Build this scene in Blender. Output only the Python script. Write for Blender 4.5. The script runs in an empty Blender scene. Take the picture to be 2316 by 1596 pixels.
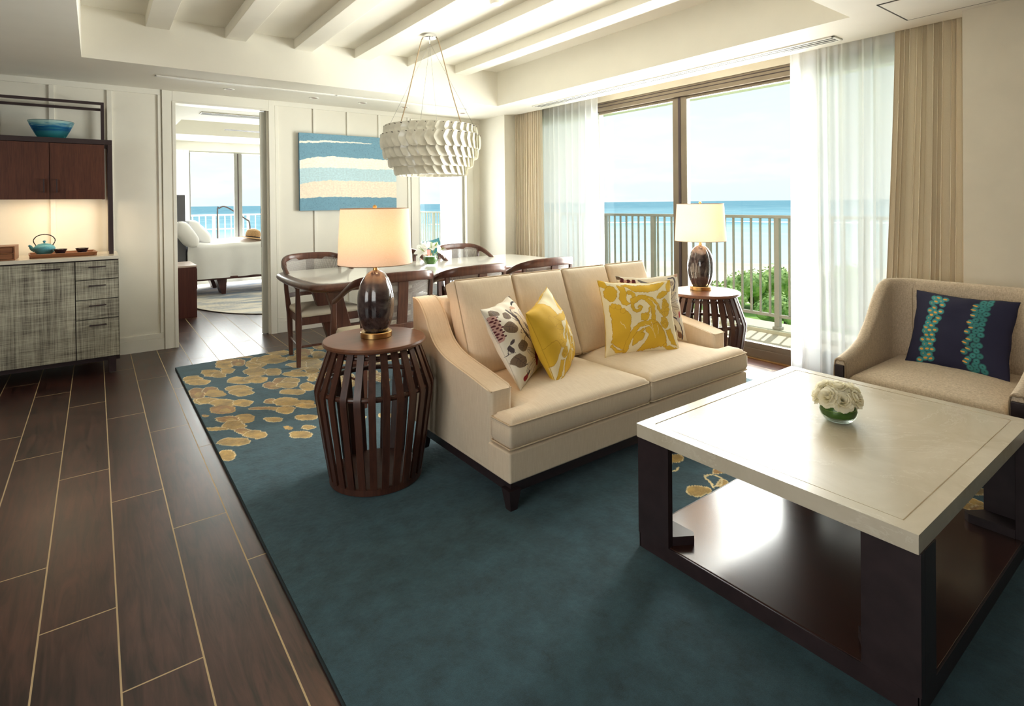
import bpy, bmesh, math, random
import numpy as np
from mathutils import Vector, Matrix, noise as mnoise

sc = bpy.context.scene
COL = sc.collection
PI = math.pi

# ------------------------------------------------------------------ camera
cam_d = bpy.data.cameras.new('camera')
cam = bpy.data.objects.new('camera', cam_d)
COL.objects.link(cam)
sc.camera = cam
F_PX, YAW, PITCH, ROLL, PY = 1258.452, math.radians(36.832), math.radians(-0.3841), math.radians(-0.6035), 467.47
_f = Vector((math.sin(YAW) * math.cos(PITCH), math.cos(YAW) * math.cos(PITCH), math.sin(PITCH)))
_r0 = Vector((math.cos(YAW), -math.sin(YAW), 0.0))
_u0 = _r0.cross(_f)
_r = math.cos(ROLL) * _r0 + math.sin(ROLL) * _u0
_u = -math.sin(ROLL) * _r0 + math.cos(ROLL) * _u0
M = Matrix.Identity(4)
for i in range(3):
    M[i][0], M[i][1], M[i][2] = _r[i], _u[i], -_f[i]
M[2][3] = 1.3
cam.matrix_world = M
cam_d.sensor_width = 36.0
cam_d.sensor_fit = 'HORIZONTAL'
cam_d.lens = F_PX * 36.0 / 2316.0
cam_d.shift_y = (PY - 798.0) / 2316.0
cam_d.clip_end = 60000
cam_d.clip_start = 0.05

# ------------------------------------------------------------------ view / world / sun / window daylight / side fill
sc.view_settings.view_transform = 'Standard'
sc.view_settings.look = 'None'
sc.view_settings.gamma = 1.0
sc.view_settings.use_curve_mapping = False
sc.view_settings.exposure = 0.15
sc.cycles.use_denoising = True
sc.cycles.max_bounces = 10
sc.cycles.diffuse_bounces = 7
sc.cycles.glossy_bounces = 4
sc.cycles.transmission_bounces = 8
sc.cycles.transparent_max_bounces = 16
sc.cycles.sample_clamp_indirect = 6.0
sc.cycles.caustics_reflective = False
sc.cycles.caustics_refractive = False

W = bpy.data.worlds.new('sky')
sc.world = W
W.use_nodes = True
nt = W.node_tree
nt.nodes.clear()
out = nt.nodes.new('ShaderNodeOutputWorld')
bg = nt.nodes.new('ShaderNodeBackground')
tc = nt.nodes.new('ShaderNodeTexCoord')
sep = nt.nodes.new('ShaderNodeSeparateXYZ')
nt.links.new(tc.outputs['Generated'], sep.inputs[0])
ramp = nt.nodes.new('ShaderNodeValToRGB')
cr = ramp.color_ramp
cr.elements[0].position = 0.0; cr.elements[0].color = (0.80, 0.90, 0.93, 1)
cr.elements[1].position = 0.6; cr.elements[1].color = (0.50, 0.75, 0.88, 1)
e = cr.elements.new(0.10); e.color = (0.88, 0.94, 0.93, 1)
e = cr.elements.new(0.20); e.color = (0.76, 0.89, 0.92, 1)
nt.links.new(sep.outputs['Z'], ramp.inputs[0])
mp = nt.nodes.new('ShaderNodeMapping')
mp.inputs['Scale'].default_value = (2.2, 2.2, 9.0)
nt.links.new(tc.outputs['Generated'], mp.inputs[0])
cn = nt.nodes.new('ShaderNodeTexNoise')
cn.inputs['Scale'].default_value = 2.3
cn.inputs['Detail'].default_value = 6
cn.inputs['Roughness'].default_value = 0.55
nt.links.new(mp.outputs[0], cn.inputs['Vector'])
cm = nt.nodes.new('ShaderNodeMapRange')
cm.inputs['From Min'].default_value = 0.46
cm.inputs['From Max'].default_value = 0.66
nt.links.new(cn.outputs['Fac'], cm.inputs['Value'])
cx = nt.nodes.new('ShaderNodeMix'); cx.data_type = 'RGBA'
cx.inputs['B'].default_value = (0.97, 0.98, 0.95, 1)
nt.links.new(cm.outputs[0], cx.inputs['Factor'])
nt.links.new(ramp.outputs[0], cx.inputs['A'])
nt.links.new(cx.outputs['Result'], bg.inputs['Color'])
bg.inputs['Strength'].default_value = 1.08
nt.links.new(bg.outputs[0], out.inputs[0])


def add_light(name, kind, loc, energy, color=(1, 1, 1), direction=None, **kw):
    d = bpy.data.lights.new(name, kind)
    d.energy = energy
    d.color = color
    for k, v in kw.items():
        setattr(d, k, v)
    o = bpy.data.objects.new(name, d)
    COL.objects.link(o)
    o.location = loc
    if direction is not None:
        o.rotation_euler = Vector(direction).to_track_quat('-Z', 'Y').to_euler()
    return o


add_light('sun', 'SUN', (20, 10, 30), 3.6, (1.0, 0.95, 0.86), (-0.36, -0.10, -0.92), angle=0.009)
# daylight of the big sea-facing window, of the narrow window and of the bedroom window
add_light('daylight_main', 'AREA', (4.50, 3.12, 1.25), 290, (1.0, 0.975, 0.93), (-1, 0, -0.04), shape='RECTANGLE', size=2.0, size_y=2.1)
add_light('daylight_balcony_bounce', 'AREA', (4.75, 3.15, 0.25), 45, (1.0, 0.95, 0.86), (-1, -0.1, 0.75), shape='RECTANGLE', size=1.7, size_y=0.5)
add_light('daylight_narrow', 'AREA', (3.42, 6.35, 1.25), 60, (1.0, 0.98, 0.95), (0, -1, 0), shape='RECTANGLE', size=0.62, size_y=2.0)
add_light('daylight_bedroom', 'AREA', (1.75, 10.72, 1.2), 210, (1.0, 0.99, 0.97), (0, -1, -0.05), shape='RECTANGLE', size=2.4, size_y=1.9)


add_light('daylight_wide', 'AREA', (4.60, 3.2, 1.25), 16, (1.0, 0.98, 0.95), (-1, 0, 0.0), shape='RECTANGLE', size=4.1, size_y=2.1)
# added fill lamp at a made-up side window, lifting the room's ambient light
add_light('fill_side', 'AREA', (-3.12, 0.2, 1.35), 62, (1.0, 0.97, 0.92), (1, 0.05, 0.12), shape='RECTANGLE', size=2.6, size_y=1.7)


# ------------------------------------------------------------------ node helper
class G:
    def __init__(s, name):
        s.m = bpy.data.materials.new(name)
        s.m.use_nodes = True
        s.t = s.m.node_tree
        s.t.nodes.clear()
        s.out = s.t.nodes.new('ShaderNodeOutputMaterial')

    def n(s, ty, **kw):
        nd = s.t.nodes.new('ShaderNode' + ty)
        for k, v in kw.items():
            setattr(nd, k, v)
        return nd

    def set(s, sock, v):
        if hasattr(v, 'is_output'):
            s.t.links.new(v, sock)
        elif isinstance(v, (tuple, list)) and len(v) == 3 and sock.type == 'RGBA':
            sock.default_value = (*v, 1)
        else:
            sock.default_value = v

    def math(s, op, a, b=0.0, c=0.0):
        nd = s.n('Math', operation=op)
        for i, v in enumerate((a, b, c)):
            s.set(nd.inputs[i], v)
        return nd.outputs[0]

    def coord(s, kind='Object', scale=(1, 1, 1)):
        t = s.n('TexCoord').outputs[kind]
        if scale == (1, 1, 1):
            return t
        mpn = s.n('Mapping')
        s.set(mpn.inputs[0], t)
        mpn.inputs['Scale'].default_value = scale
        return mpn.outputs[0]

    def xyz(s, v):
        nd = s.n('SeparateXYZ')
        s.set(nd.inputs[0], v)
        return nd.outputs

    def noise(s, vec, scale=5.0, detail=3.0, rough=0.5, dist=0.0):
        nd = s.n('TexNoise')
        s.set(nd.inputs['Vector'], vec)
        nd.inputs['Scale'].default_value = scale
        nd.inputs['Detail'].default_value = detail
        nd.inputs['Roughness'].default_value = rough
        nd.inputs['Distortion'].default_value = dist
        return nd.outputs['Fac']

    def rng(s, v, a, b, c=0.0, d=1.0):
        nd = s.n('MapRange')
        s.set(nd.inputs[0], v)
        for i, x in enumerate((a, b, c, d)):
            nd.inputs[i + 1].default_value = x
        return nd.outputs[0]

    def mix(s, f, a, b):
        nd = s.n('Mix', data_type='RGBA')
        s.set(nd.inputs['Factor'], f)
        s.set(nd.inputs['A'], a)
        s.set(nd.inputs['B'], b)
        return nd.outputs['Result']

    def bump(s, h, strength=0.2, dist=0.002):
        nd = s.n('Bump')
        nd.inputs['Strength'].default_value = strength
        nd.inputs['Distance'].default_value = dist
        s.set(nd.inputs['Height'], h)
        return nd.outputs[0]

    def bsdf(s, col, rough=0.5, metal=0.0, bump=None, **kw):
        b = s.n('BsdfPrincipled')
        s.set(b.inputs['Base Color'], col)
        s.set(b.inputs['Roughness'], rough)
        s.set(b.inputs['Metallic'], metal)
        if bump is not None:
            s.set(b.inputs['Normal'], bump)
        for k, v in kw.items():
            s.set(b.inputs[k.replace('_', ' ')], v)
        return b.outputs[0]

    def mixs(s, f, a, b):
        nd = s.n('MixShader')
        s.set(nd.inputs[0], f)
        s.t.links.new(a, nd.inputs[1])
        s.t.links.new(b, nd.inputs[2])
        return nd.outputs[0]

    def done(s, sh):
        s.t.links.new(sh, s.out.inputs[0])
        return s.m


def plain(name, col, rough=0.5, metal=0.0, var=0.06, scale=6.0, bump=0.0, bscale=200.0, **kw):
    g = G(name)
    co = g.coord()
    f = g.noise(co, scale, 4)
    lo = tuple(max(0, c * (1 - var)) for c in col)
    hi = tuple(min(1, c * (1 + var)) for c in col)
    c = g.mix(g.rng(f, 0.3, 0.7), lo, hi)
    bp = g.bump(g.noise(co, bscale, 2), bump) if bump else None
    return g.done(g.bsdf(c, rough, metal, bp, **kw))


def wood(name, dark, light, rough=0.35, axis='Z', grain=60.0, coat=0.0):
    g = G(name)
    s = {'X': (0.06, 1, 1), 'Y': (1, 0.06, 1), 'Z': (1, 1, 0.06)}[axis]
    co = g.coord('Object', s)
    f = g.noise(co, grain, 4, 0.6, 0.4)
    f2 = g.noise(co, grain * 0.15, 3)
    ff = g.math('ADD', g.math('MULTIPLY', f, 0.6), g.math('MULTIPLY', f2, 0.4))
    c = g.mix(g.rng(ff, 0.35, 0.65), dark, light)
    return g.done(g.bsdf(c, rough, 0, g.bump(f, 0.06), Coat_Weight=coat, Coat_Roughness=0.2))


def slub(name, dark, light, k=150.0, rough=0.85, cross=0.0, run=9.0):
    """woven cloth with thick and thin yarns running down the face"""
    g = G(name)
    a = g.noise(g.coord('Object', (k, run, run)), 1.0, 3, 0.6)
    b = g.noise(g.coord('Object', (run, k, run)), 1.0, 3, 0.6)
    nx = g.xyz(g.n('NewGeometry').outputs['Normal'])[0]
    w = g.math('POWER', g.math('ABSOLUTE', nx), 2.0)
    nd = g.n('Mix', data_type='FLOAT')
    g.set(nd.inputs['Factor'], w); g.set(nd.inputs['A'], a); g.set(nd.inputs['B'], b)
    f = nd.outputs['Result']
    if cross:
        c2 = g.noise(g.coord('Object', (run * 2, run * 2, k)), 1.0, 3, 0.6)
        f = g.math('ADD', g.math('MULTIPLY', f, 1 - cross), g.math('MULTIPLY', c2, cross))
    c = g.mix(g.rng(f, 0.32, 0.68), dark, light)
    return g.done(g.bsdf(c, rough, 0, g.bump(f, 0.15, 0.002), Sheen_Weight=0.15, Sheen_Roughness=0.5))


def painted(name, rough=0.8, attr='Pattern', pile=0.0, pscale=300.0, sheen=0.0, tint=(0.6, 0.8, 0.85), vary=0.1):
    g = G(name)
    a = g.n('Attribute', attribute_name=attr)
    co = g.coord()
    f = g.noise(co, pscale, 2)
    f2 = g.noise(co, 11.0, 7, 0.68)
    f2 = g.rng(f2, 0.32, 0.68, -0.5, 0.5)
    k = g.math('ADD', g.math('MULTIPLY', g.math('SUBTRACT', f, 0.5), vary * 1.6), g.math('MULTIPLY', f2, vary))
    k = g.math('ADD', k, 1.0)
    mm = g.n('VectorMath', operation='SCALE')
    g.set(mm.inputs[0], a.outputs['Color']); g.set(mm.inputs['Scale'], k)
    kw = dict(Sheen_Weight=sheen, Sheen_Roughness=0.38)
    if sheen:
        kw['Sheen_Tint'] = tint
    bp = g.bump(f, pile, 0.004) if pile else None
    return g.done(g.bsdf(mm.outputs[0], rough, 0, bp, **kw))


# ------------------------------------------------------------------ materials
WALL = (0.77, 0.74, 0.65)
m_wall = plain('wall_paint', WALL, 0.7, var=0.015, bump=0.03, bscale=400)
m_wallcover = plain('wall_covering', (0.73, 0.66, 0.535), 0.85, var=0.03, bump=0.12, bscale=300)
m_ceil = plain('ceiling_paint', (0.79, 0.76, 0.68), 0.8, var=0.012)
m_trim = plain('trim_paint', (0.79, 0.765, 0.68), 0.45, var=0.01)
m_bedwall = plain('bedroom_paint', (0.82, 0.80, 0.73), 0.7, var=0.01)
m_bronze = plain('window_aluminium', (0.21, 0.165, 0.115), 0.4, 0.55, var=0.05)
m_alu = plain('door_aluminium', (0.50, 0.50, 0.45), 0.4, 0.1, var=0.03)
m_dark = plain('blackened_wood', (0.030, 0.018, 0.020), 0.4, var=0.2, scale=20)
m_darkmetal = plain('dark_metal', (0.045, 0.028, 0.030), 0.45, 0.2, var=0.1)
m_chrome = plain('chrome', (0.8, 0.8, 0.8), 0.12, 1.0, var=0.02)
m_wire = plain('steel_wire', (0.22, 0.20, 0.18), 0.5, 0.3)
m_brass = plain('brushed_brass', (0.62, 0.40, 0.16), 0.3, 1.0, var=0.08, scale=60)
m_walnut = wood('walnut', (0.045, 0.016, 0.011), (0.10, 0.038, 0.023), 0.35)
m_walnut_top = wood('walnut_top', (0.13, 0.050, 0.026), (0.20, 0.082, 0.042), 0.32, 'X', 40)
m_chairwood = wood('chair_walnut', (0.055, 0.020, 0.014), (0.125, 0.050, 0.030), 0.3)
m_cabwood = wood('ribbed_teak', (0.058, 0.016, 0.009), (0.12, 0.037, 0.019), 0.45, 'Z', 160)
m_boxwood = wood('box_wood', (0.16, 0.055, 0.022), (0.28, 0.11, 0.045), 0.4, 'X', 90)
m_bedwood = wood('bedroom_wood', (0.055, 0.012, 0.012), (0.10, 0.028, 0.022), 0.4, 'Z', 60)
m_shelfwood = wood('shelf_wood', (0.030, 0.012, 0.010), (0.060, 0.024, 0.018), 0.22, 'Y', 60, 0.3)
m_sofa = slub('sofa_cloth', (0.685, 0.555, 0.405), (0.79, 0.665, 0.51), 330, cross=0.25, run=16.0)
m_piping = plain('piping_cloth', (0.60, 0.475, 0.335), 0.85)
m_arm = slub('armchair_tweed', (0.42, 0.315, 0.21), (0.78, 0.65, 0.49), 300, 0.9, 0.5, 60.0)
m_drape = None
m_leather = plain('cream_leather', (0.66, 0.58, 0.44), 0.4, var=0.05)
m_linen = plain('white_linen', (0.93, 0.93, 0.94), 0.9, var=0.02, bump=0.1, bscale=60)
m_greyfab = plain('grey_headboard', (0.13, 0.13, 0.15), 0.85, var=0.1, bump=0.2)
m_straw = plain('straw', (0.50, 0.31, 0.15), 0.9, var=0.2, scale=80, bump=0.3)
m_teal_iron = plain('teal_cast_iron', (0.08, 0.33, 0.40), 0.5, var=0.12, scale=120, bump=0.35, bscale=350)
m_blackglaze = plain('black_glaze', (0.018, 0.010, 0.014), 0.15)
m_white_paint = plain('white_powdercoat', (0.85, 0.83, 0.77), 0.5, var=0.02)
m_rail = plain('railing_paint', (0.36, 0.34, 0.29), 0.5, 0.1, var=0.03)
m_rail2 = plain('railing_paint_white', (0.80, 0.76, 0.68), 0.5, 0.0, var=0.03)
m_slot = plain('vent_dark', (0.05, 0.045, 0.035), 0.7)
m_pad_teal = plain('teal_outdoor_cloth', (0.03, 0.22, 0.26), 0.85)
m_pad_coral = plain('coral_cloth', (0.70, 0.16, 0.13), 0.85)


def mk_floor():
    g = G('wood_look_floor_tile')
    co = g.coord()
    x, y, z = g.xyz(co)
    u = g.math('DIVIDE', g.math('ADD', x, 0.155), 0.195)
    k = g.math('FLOOR', u)
    fu = g.math('SUBTRACT', u, k)
    off = g.math('MULTIPLY', g.math('FLOORED_MODULO', g.math('ADD', k, 1.0), 3.0), 0.4)
    v = g.math('DIVIDE', g.math('ADD', g.math('SUBTRACT', y, 5.02), off), 1.2)
    kv = g.math('FLOOR', v)
    fv = g.math('SUBTRACT', v, kv)
    w = 0.0024
    du = g.math('MULTIPLY', g.math('MINIMUM', fu, g.math('SUBTRACT', 1.0, fu)), 0.195)
    dv = g.math('MULTIPLY', g.math('MINIMUM', fv, g.math('SUBTRACT', 1.0, fv)), 1.2)
    d = g.math('MINIMUM', du, dv)
    grout = g.math('LESS_THAN', d, w)
    wn = g.n('TexWhiteNoise', noise_dimensions='2D')
    cmb = g.n('CombineXYZ')
    g.set(cmb.inputs[0], k); g.set(cmb.inputs[1], kv)
    g.set(wn.inputs['Vector'], cmb.outputs[0])
    r = wn.outputs['Value']
    cmb2 = g.n('CombineXYZ')
    g.set(cmb2.inputs[0], g.math('ADD', x, g.math('MULTIPLY', r, 7.0)))
    g.set(cmb2.inputs[1], g.math('MULTIPLY', g.math('ADD', y, g.math('MULTIPLY', r, 13.0)), 0.10))
    g1 = g.noise(cmb2.outputs[0], 26.0, 6, 0.62, 1.6)
    g2 = g.noise(co, 3.0, 4)
    f = g.math('ADD', g.math('MULTIPLY', g1, 0.75), g.math('MULTIPLY', g2, 0.35))
    c = g.mix(g.rng(f, 0.42, 0.70), (0.012, 0.0045, 0.0048), (0.092, 0.036, 0.027))
    c = g.mix(g.math('MULTIPLY', r, 0.35), c, (0.032, 0.014, 0.013))
    c = g.mix(grout, c, (0.50, 0.37, 0.21))
    rough = g.math('ADD', g.math('MULTIPLY', g1, 0.20), 0.22)
    rough = g.math('ADD', rough, g.math('MULTIPLY', grout, 0.4))
    h = g.math('SUBTRACT', g.math('MULTIPLY', g1, 0.3), grout)
    return g.done(g.bsdf(c, rough, 0, g.bump(h, 0.10, 0.003), Specular_IOR_Level=0.62))


def mk_marble():
    g = G('cream_marble')
    co = g.coord()
    n1 = g.noise(co, 3.5, 6, 0.62, 0.8)
    n2 = g.noise(co, 1.7, 7, 0.65, 1.5)
    vein = g.math('LESS_THAN', g.math('ABSOLUTE', g.math('SUBTRACT', n2, 0.5)), 0.006)
    c = g.mix(g.rng(n1, 0.3, 0.7), (0.60, 0.52, 0.39), (0.74, 0.66, 0.53))
    c = g.mix(g.math('MULTIPLY', vein, 0.35), c, (0.82, 0.76, 0.64))
    return g.done(g.bsdf(c, 0.24, 0, Coat_Weight=0.25, Coat_Roughness=0.12))


def mk_glass(name, tint=(1, 1, 1), gloss=0.06):
    g = G(name)
    tr = g.n('BsdfTransparent'); tr.inputs[0].default_value = (*tint, 1)
    gl = g.n('BsdfGlossy'); gl.inputs['Roughness'].default_value = 0.02
    fr = g.n('LayerWeight'); fr.inputs[0].default_value = 0.25
    f = g.math('MULTIPLY', fr.outputs['Fresnel'], gloss / 0.1)
    return g.done(g.mixs(f, tr.outputs[0], gl.outputs[0]))


def mk_sheer(name, opaque=0.5):
    g = G(name)
    tr = g.n('BsdfTransparent'); tr.inputs[0].default_value = (1, 1, 1, 1)
    tl = g.n('BsdfTranslucent'); tl.inputs[0].default_value = (0.93, 0.94, 0.95, 1)
    df = g.n('BsdfDiffuse'); df.inputs[0].default_value = (0.90, 0.92, 0.93, 1)
    lw = g.n('LayerWeight'); lw.inputs[0].default_value = 0.35
    f = g.math('ADD', opaque, g.math('MULTIPLY', lw.outputs['Facing'], 0.5))
    f = g.math('MINIMUM', f, 0.97)
    cloth = g.mixs(0.45, tl.outputs[0], df.outputs[0])
    return g.done(g.mixs(f, tr.outputs[0], cloth))


def mk_shade():
    g = G('lamp_shade_linen')
    co = g.coord('Object', (1, 1, 1))
    n = g.noise(co, 260, 2)
    c = g.mix(g.rng(n, 0.3, 0.7), (0.84, 0.76, 0.67), (0.90, 0.83, 0.75))
    tl = g.n('BsdfTranslucent'); g.set(tl.inputs[0], g.mix(g.rng(n, 0.3, 0.7), (0.84, 0.66, 0.50), (0.88, 0.72, 0.56)))
    df = g.n('BsdfDiffuse'); g.set(df.inputs[0], c)
    return g.done(g.mixs(0.80, tl.outputs[0], df.outputs[0]))


def mk_raffia():
    g = G('woven_raffia')
    hx = g.noise(g.coord('Object', (4, 4, 170)), 1.0, 4, 0.7)
    vx = g.noise(g.coord('Object', (170, 170, 4)), 1.0, 4, 0.7)
    f = g.math('ADD', g.math('MULTIPLY', hx, 0.5), g.math('MULTIPLY', vx, 0.5))
    big = g.noise(g.coord('Object', (2.5, 2.5, 14)), 1.0, 3, 0.6)
    big2 = g.noise(g.coord('Object', (16, 16, 1.5)), 1.0, 3, 0.6)
    f = g.math('ADD', f, g.math('MULTIPLY', g.math('SUBTRACT', g.math('ADD', big, big2), 1.0), 0.28))
    c = g.mix(g.rng(f, 0.36, 0.64), (0.075, 0.062, 0.047), (0.50, 0.475, 0.37))
    return g.done(g.bsdf(c, 0.7, 0, g.bump(f, 0.25, 0.002)))


def mk_cane(base=(0.16, 0.13, 0.11)):
    g = G('woven_cane')
    x, y, z = g.xyz(g.coord())
    a = g.math('SINE', g.math('MULTIPLY', g.math('ADD', x, g.math('MULTIPLY', y, 0.6)), 900.0))
    b = g.math('SINE', g.math('MULTIPLY', z, 900.0))
    hole = g.math('MULTIPLY', g.math('GREATER_THAN', a, 0.1), g.math('GREATER_THAN', b, 0.1))
    tr = g.n('BsdfTransparent')
    return g.done(g.mixs(hole, g.bsdf(base, 0.6), tr.outputs[0]))


def mk_bowlglass():
    g = G('swirled_blue_glass')
    co = g.coord('Object', (3, 3, 22))
    n = g.noise(co, 1.6, 5, 0.6, 0.6)
    x, y, z = g.xyz(g.coord())
    zz = g.math('ADD', g.rng(z, 0.0, 0.15), g.math('MULTIPLY', g.math('SUBTRACT', n, 0.5), 1.1))
    rp = g.n('ValToRGB')
    r = rp.color_ramp
    r.elements[0].position = 0.05; r.elements[0].color = (0.10, 0.55, 0.60, 1)
    r.elements[1].position = 1.0; r.elements[1].color = (0.70, 0.86, 0.86, 1)
    for p, c in ((0.35, (0.12, 0.52, 0.60, 1)), (0.55, (0.04, 0.26, 0.55, 1)), (0.66, (0.12, 0.45, 0.66, 1)), (0.76, (0.60, 0.82, 0.84, 1))):
        el = r.elements.new(p); el.color = c
    g.set(rp.inputs[0], zz)
    tr = g.n('BsdfTransparent'); g.set(tr.inputs[0], rp.outputs[0])
    pr = g.bsdf(rp.outputs[0], 0.06, 0)
    return g.done(g.mixs(0.30, tr.outputs[0], pr))


def mk_stoneglass():
    g = G('smoky_quartz_glass')
    co = g.coord()
    n = g.noise(co, 9.0, 6, 0.65, 0.7)
    c = g.mix(g.rng(n, 0.38, 0.72), (0.020, 0.013, 0.014), (0.13, 0.10, 0.095))
    x, y, z = g.xyz(co)
    c = g.mix(g.rng(z, 0.26, 0.38), c, (0.15, 0.075, 0.04))
    return g.done(g.bsdf(c, 0.10, 0, g.bump(n, 0.12, 0.01), Coat_Weight=0.6, Coat_Roughness=0.04))


def mk_sea():
    g = G('sea_water')
    co = g.coord()
    x, y, z = g.xyz(co)
    r = g.math('SQRT', g.math('ADD', g.math('MULTIPLY', x, x), g.math('MULTIPLY', y, y)))
    n = g.noise(g.coord('Object', (0.01, 0.004, 1)), 1.0, 5, 0.6)
    n2 = g.noise(g.coord('Object', (0.12, 0.03, 1)), 1.0, 4, 0.6)
    rr = g.math('ADD', r, g.math('MULTIPLY', g.math('SUBTRACT', n, 0.5), 60.0))
    c = g.mix(g.rng(rr, 40, 150), (0.54, 0.60, 0.58), (0.37, 0.53, 0.585))
    c = g.mix(g.rng(rr, 150, 178), c, (0.22, 0.39, 0.47))
    c = g.mix(g.rng(rr, 185, 700), c, (0.115, 0.26, 0.34))
    foam = g.math('MULTIPLY', g.math('LESS_THAN', g.math('ABSOLUTE', g.math('SUBTRACT', rr, 182.0)), 5.0), g.math('GREATER_THAN', n2, 0.45))
    c = g.mix(g.math('MULTIPLY', g.rng(n2, 0.4, 0.7), 0.18), c, (0.75, 0.85, 0.88))
    c = g.mix(foam, c, (0.9, 0.9, 0.86))
    return g.done(g.bsdf(c, 0.9, 0, Specular_IOR_Level=0.0))


def mk_leaf(a=(0.13, 0.27, 0.05), b=(0.45, 0.58, 0.18)):
    g = G('shrub_leaf')
    oi = g.noise(g.coord(), 3.0, 3)
    c = g.mix(g.rng(oi, 0.35, 0.65), a, b)
    return g.done(g.bsdf(c, 0.6))


def mk_petal(name, col):
    g = G(name)
    n = g.noise(g.coord(), 40, 3)
    c = g.mix(g.rng(n, 0.3, 0.7), tuple(v * 0.96 for v in col), col)
    tl = g.n('BsdfTranslucent'); g.set(tl.inputs[0], c)
    df = g.n('BsdfDiffuse'); g.set(df.inputs[0], c)
    return g.done(g.mixs(0.6, tl.outputs[0], df.outputs[0]))


def mk_drape():
    g = G('drape_cloth')
    n = g.noise(g.coord(), 300, 2)
    c = g.mix(g.rng(n, 0.3, 0.7), (0.76, 0.67, 0.53), (0.82, 0.735, 0.60))
    tl = g.n('BsdfTranslucent'); g.set(tl.inputs[0], c)
    df = g.n('BsdfDiffuse'); g.set(df.inputs[0], c)
    return g.done(g.mixs(0.86, tl.outputs[0], df.outputs[0]))


m_drape = mk_drape()
m_floor = mk_floor()
m_marble = mk_marble()
m_pane = mk_glass('window_glass', (0.97, 0.99, 0.985), 0.05)
m_sheer = mk_sheer('sheer_voile', 0.76)
m_hem = mk_sheer('sheer_hem', 0.7)
m_shade = mk_shade()
m_raffia = mk_raffia()
m_cane = mk_cane((0.30, 0.275, 0.255))
m_bowl = mk_bowlglass()
m_stone = mk_stoneglass()
m_sea = mk_sea()
m_leaf = mk_leaf()
m_sand = plain('sand', (0.70, 0.62, 0.47), 0.95, var=0.15, scale=0.3)
m_lawn = plain('lawn', (0.20, 0.34, 0.07), 0.95, var=0.4, scale=0.8)
m_deck = plain('balcony_tile', (0.62, 0.55, 0.46), 0.7, var=0.04)
m_kerb = plain('kerb_paint', (0.60, 0.57, 0.44), 0.7, var=0.03)
m_tabletop = plain('white_table_stone', (0.90, 0.88, 0.80), 0.10, var=0.02, Coat_Weight=0.4, Coat_Roughness=0.03)
m_ceramic = plain('bone_ceramic', (0.72, 0.695, 0.60), 0.22, var=0.04, scale=30, Coat_Weight=0.3)
m_counter = plain('counter_stone', (0.72, 0.67, 0.56), 0.15, var=0.04, scale=20)
m_rose = mk_petal('rose_petal', (0.95, 0.91, 0.76))
m_lily = mk_petal('lily_petal', (0.95, 0.95, 0.92))
m_green = plain('leaf_green', (0.055, 0.13, 0.018), 0.35, var=0.3, scale=25)
m_bud = plain('lily_bud_green', (0.30, 0.42, 0.10), 0.5, var=0.2)
m_vase = mk_glass('vase_glass', (0.95, 0.99, 0.95), 0.05)
m_rug = painted('wool_rug', 0.95, pile=0.3, pscale=520, sheen=0.4, vary=0.75)
m_rugedge = plain('rug_edge', (0.018, 0.030, 0.034), 0.95)
m_print = painted('printed_cotton', 0.85, pile=0.05, pscale=500, vary=0.04)
m_canvas = painted('painted_canvas', 0.75, pile=0.15, pscale=200, vary=0.05)
m_bedrug = painted('bedroom_rug_wool', 0.95, pile=0.4, pscale=200, vary=0.1)
m_low_bounce = wood('low_bounce_wall_wood', (0.030, 0.014, 0.010), (0.06, 0.03, 0.02), 0.5, 'Z', 30)  # invented dark finish, so the unseen walls bounce less light
m_strip = None


# ------------------------------------------------------------------ scene helpers
def struct(o):
    o['kind'] = 'structure'
    return o


def mesh_from_bm(name, bm, mat, angle=35):
    me = bpy.data.meshes.new(name)
    bmesh.ops.recalc_face_normals(bm, faces=bm.faces[:])
    bm.to_mesh(me)
    bm.free()
    me.materials.append(mat)
    if angle:
        me.polygons.foreach_set('use_smooth', [True] * len(me.polygons))
        me.set_sharp_from_angle(angle=math.radians(angle))
    return me


def obj(name, bm, mat, parent=None, angle=35, label=None):
    """one mesh object; a part's mesh is built in its thing's own coordinates"""
    me = mesh_from_bm(name, bm, mat, angle) if isinstance(bm, bmesh.types.BMesh) else bm
    o = bpy.data.objects.new(name, me)
    COL.objects.link(o)
    if parent is not None:
        o.parent = parent
    if label:
        o['label'] = label
    if angle == 35:
        wn = o.modifiers.new('weighted', 'WEIGHTED_NORMAL')
        wn.keep_sharp = True
    return o


def thing(name, label, cat, loc=(0, 0, 0), rz=0.0, group=None):
    o = bpy.data.objects.new(name, None)
    o.empty_display_size = 0.1
    COL.objects.link(o)
    o.location = loc
    o.rotation_euler = (0, 0, rz)
    return tag(o, label, cat, group)


def tag(o, label, cat, group=None):
    o['label'] = label
    o['category'] = cat
    if group:
        o['group'] = group
    return o


def dup(root, loc, rz, label, group=None):
    r = root.copy(); COL.objects.link(r)
    r.location = loc; r.rotation_euler = (0, 0, rz); r['label'] = label
    if group:
        r['group'] = group
    for ch in list(root.children):
        c = ch.copy(); COL.objects.link(c); c.parent = r
        for gch in ch.children:
            d = gch.copy(); COL.objects.link(d); d.parent = c
    return r


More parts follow.
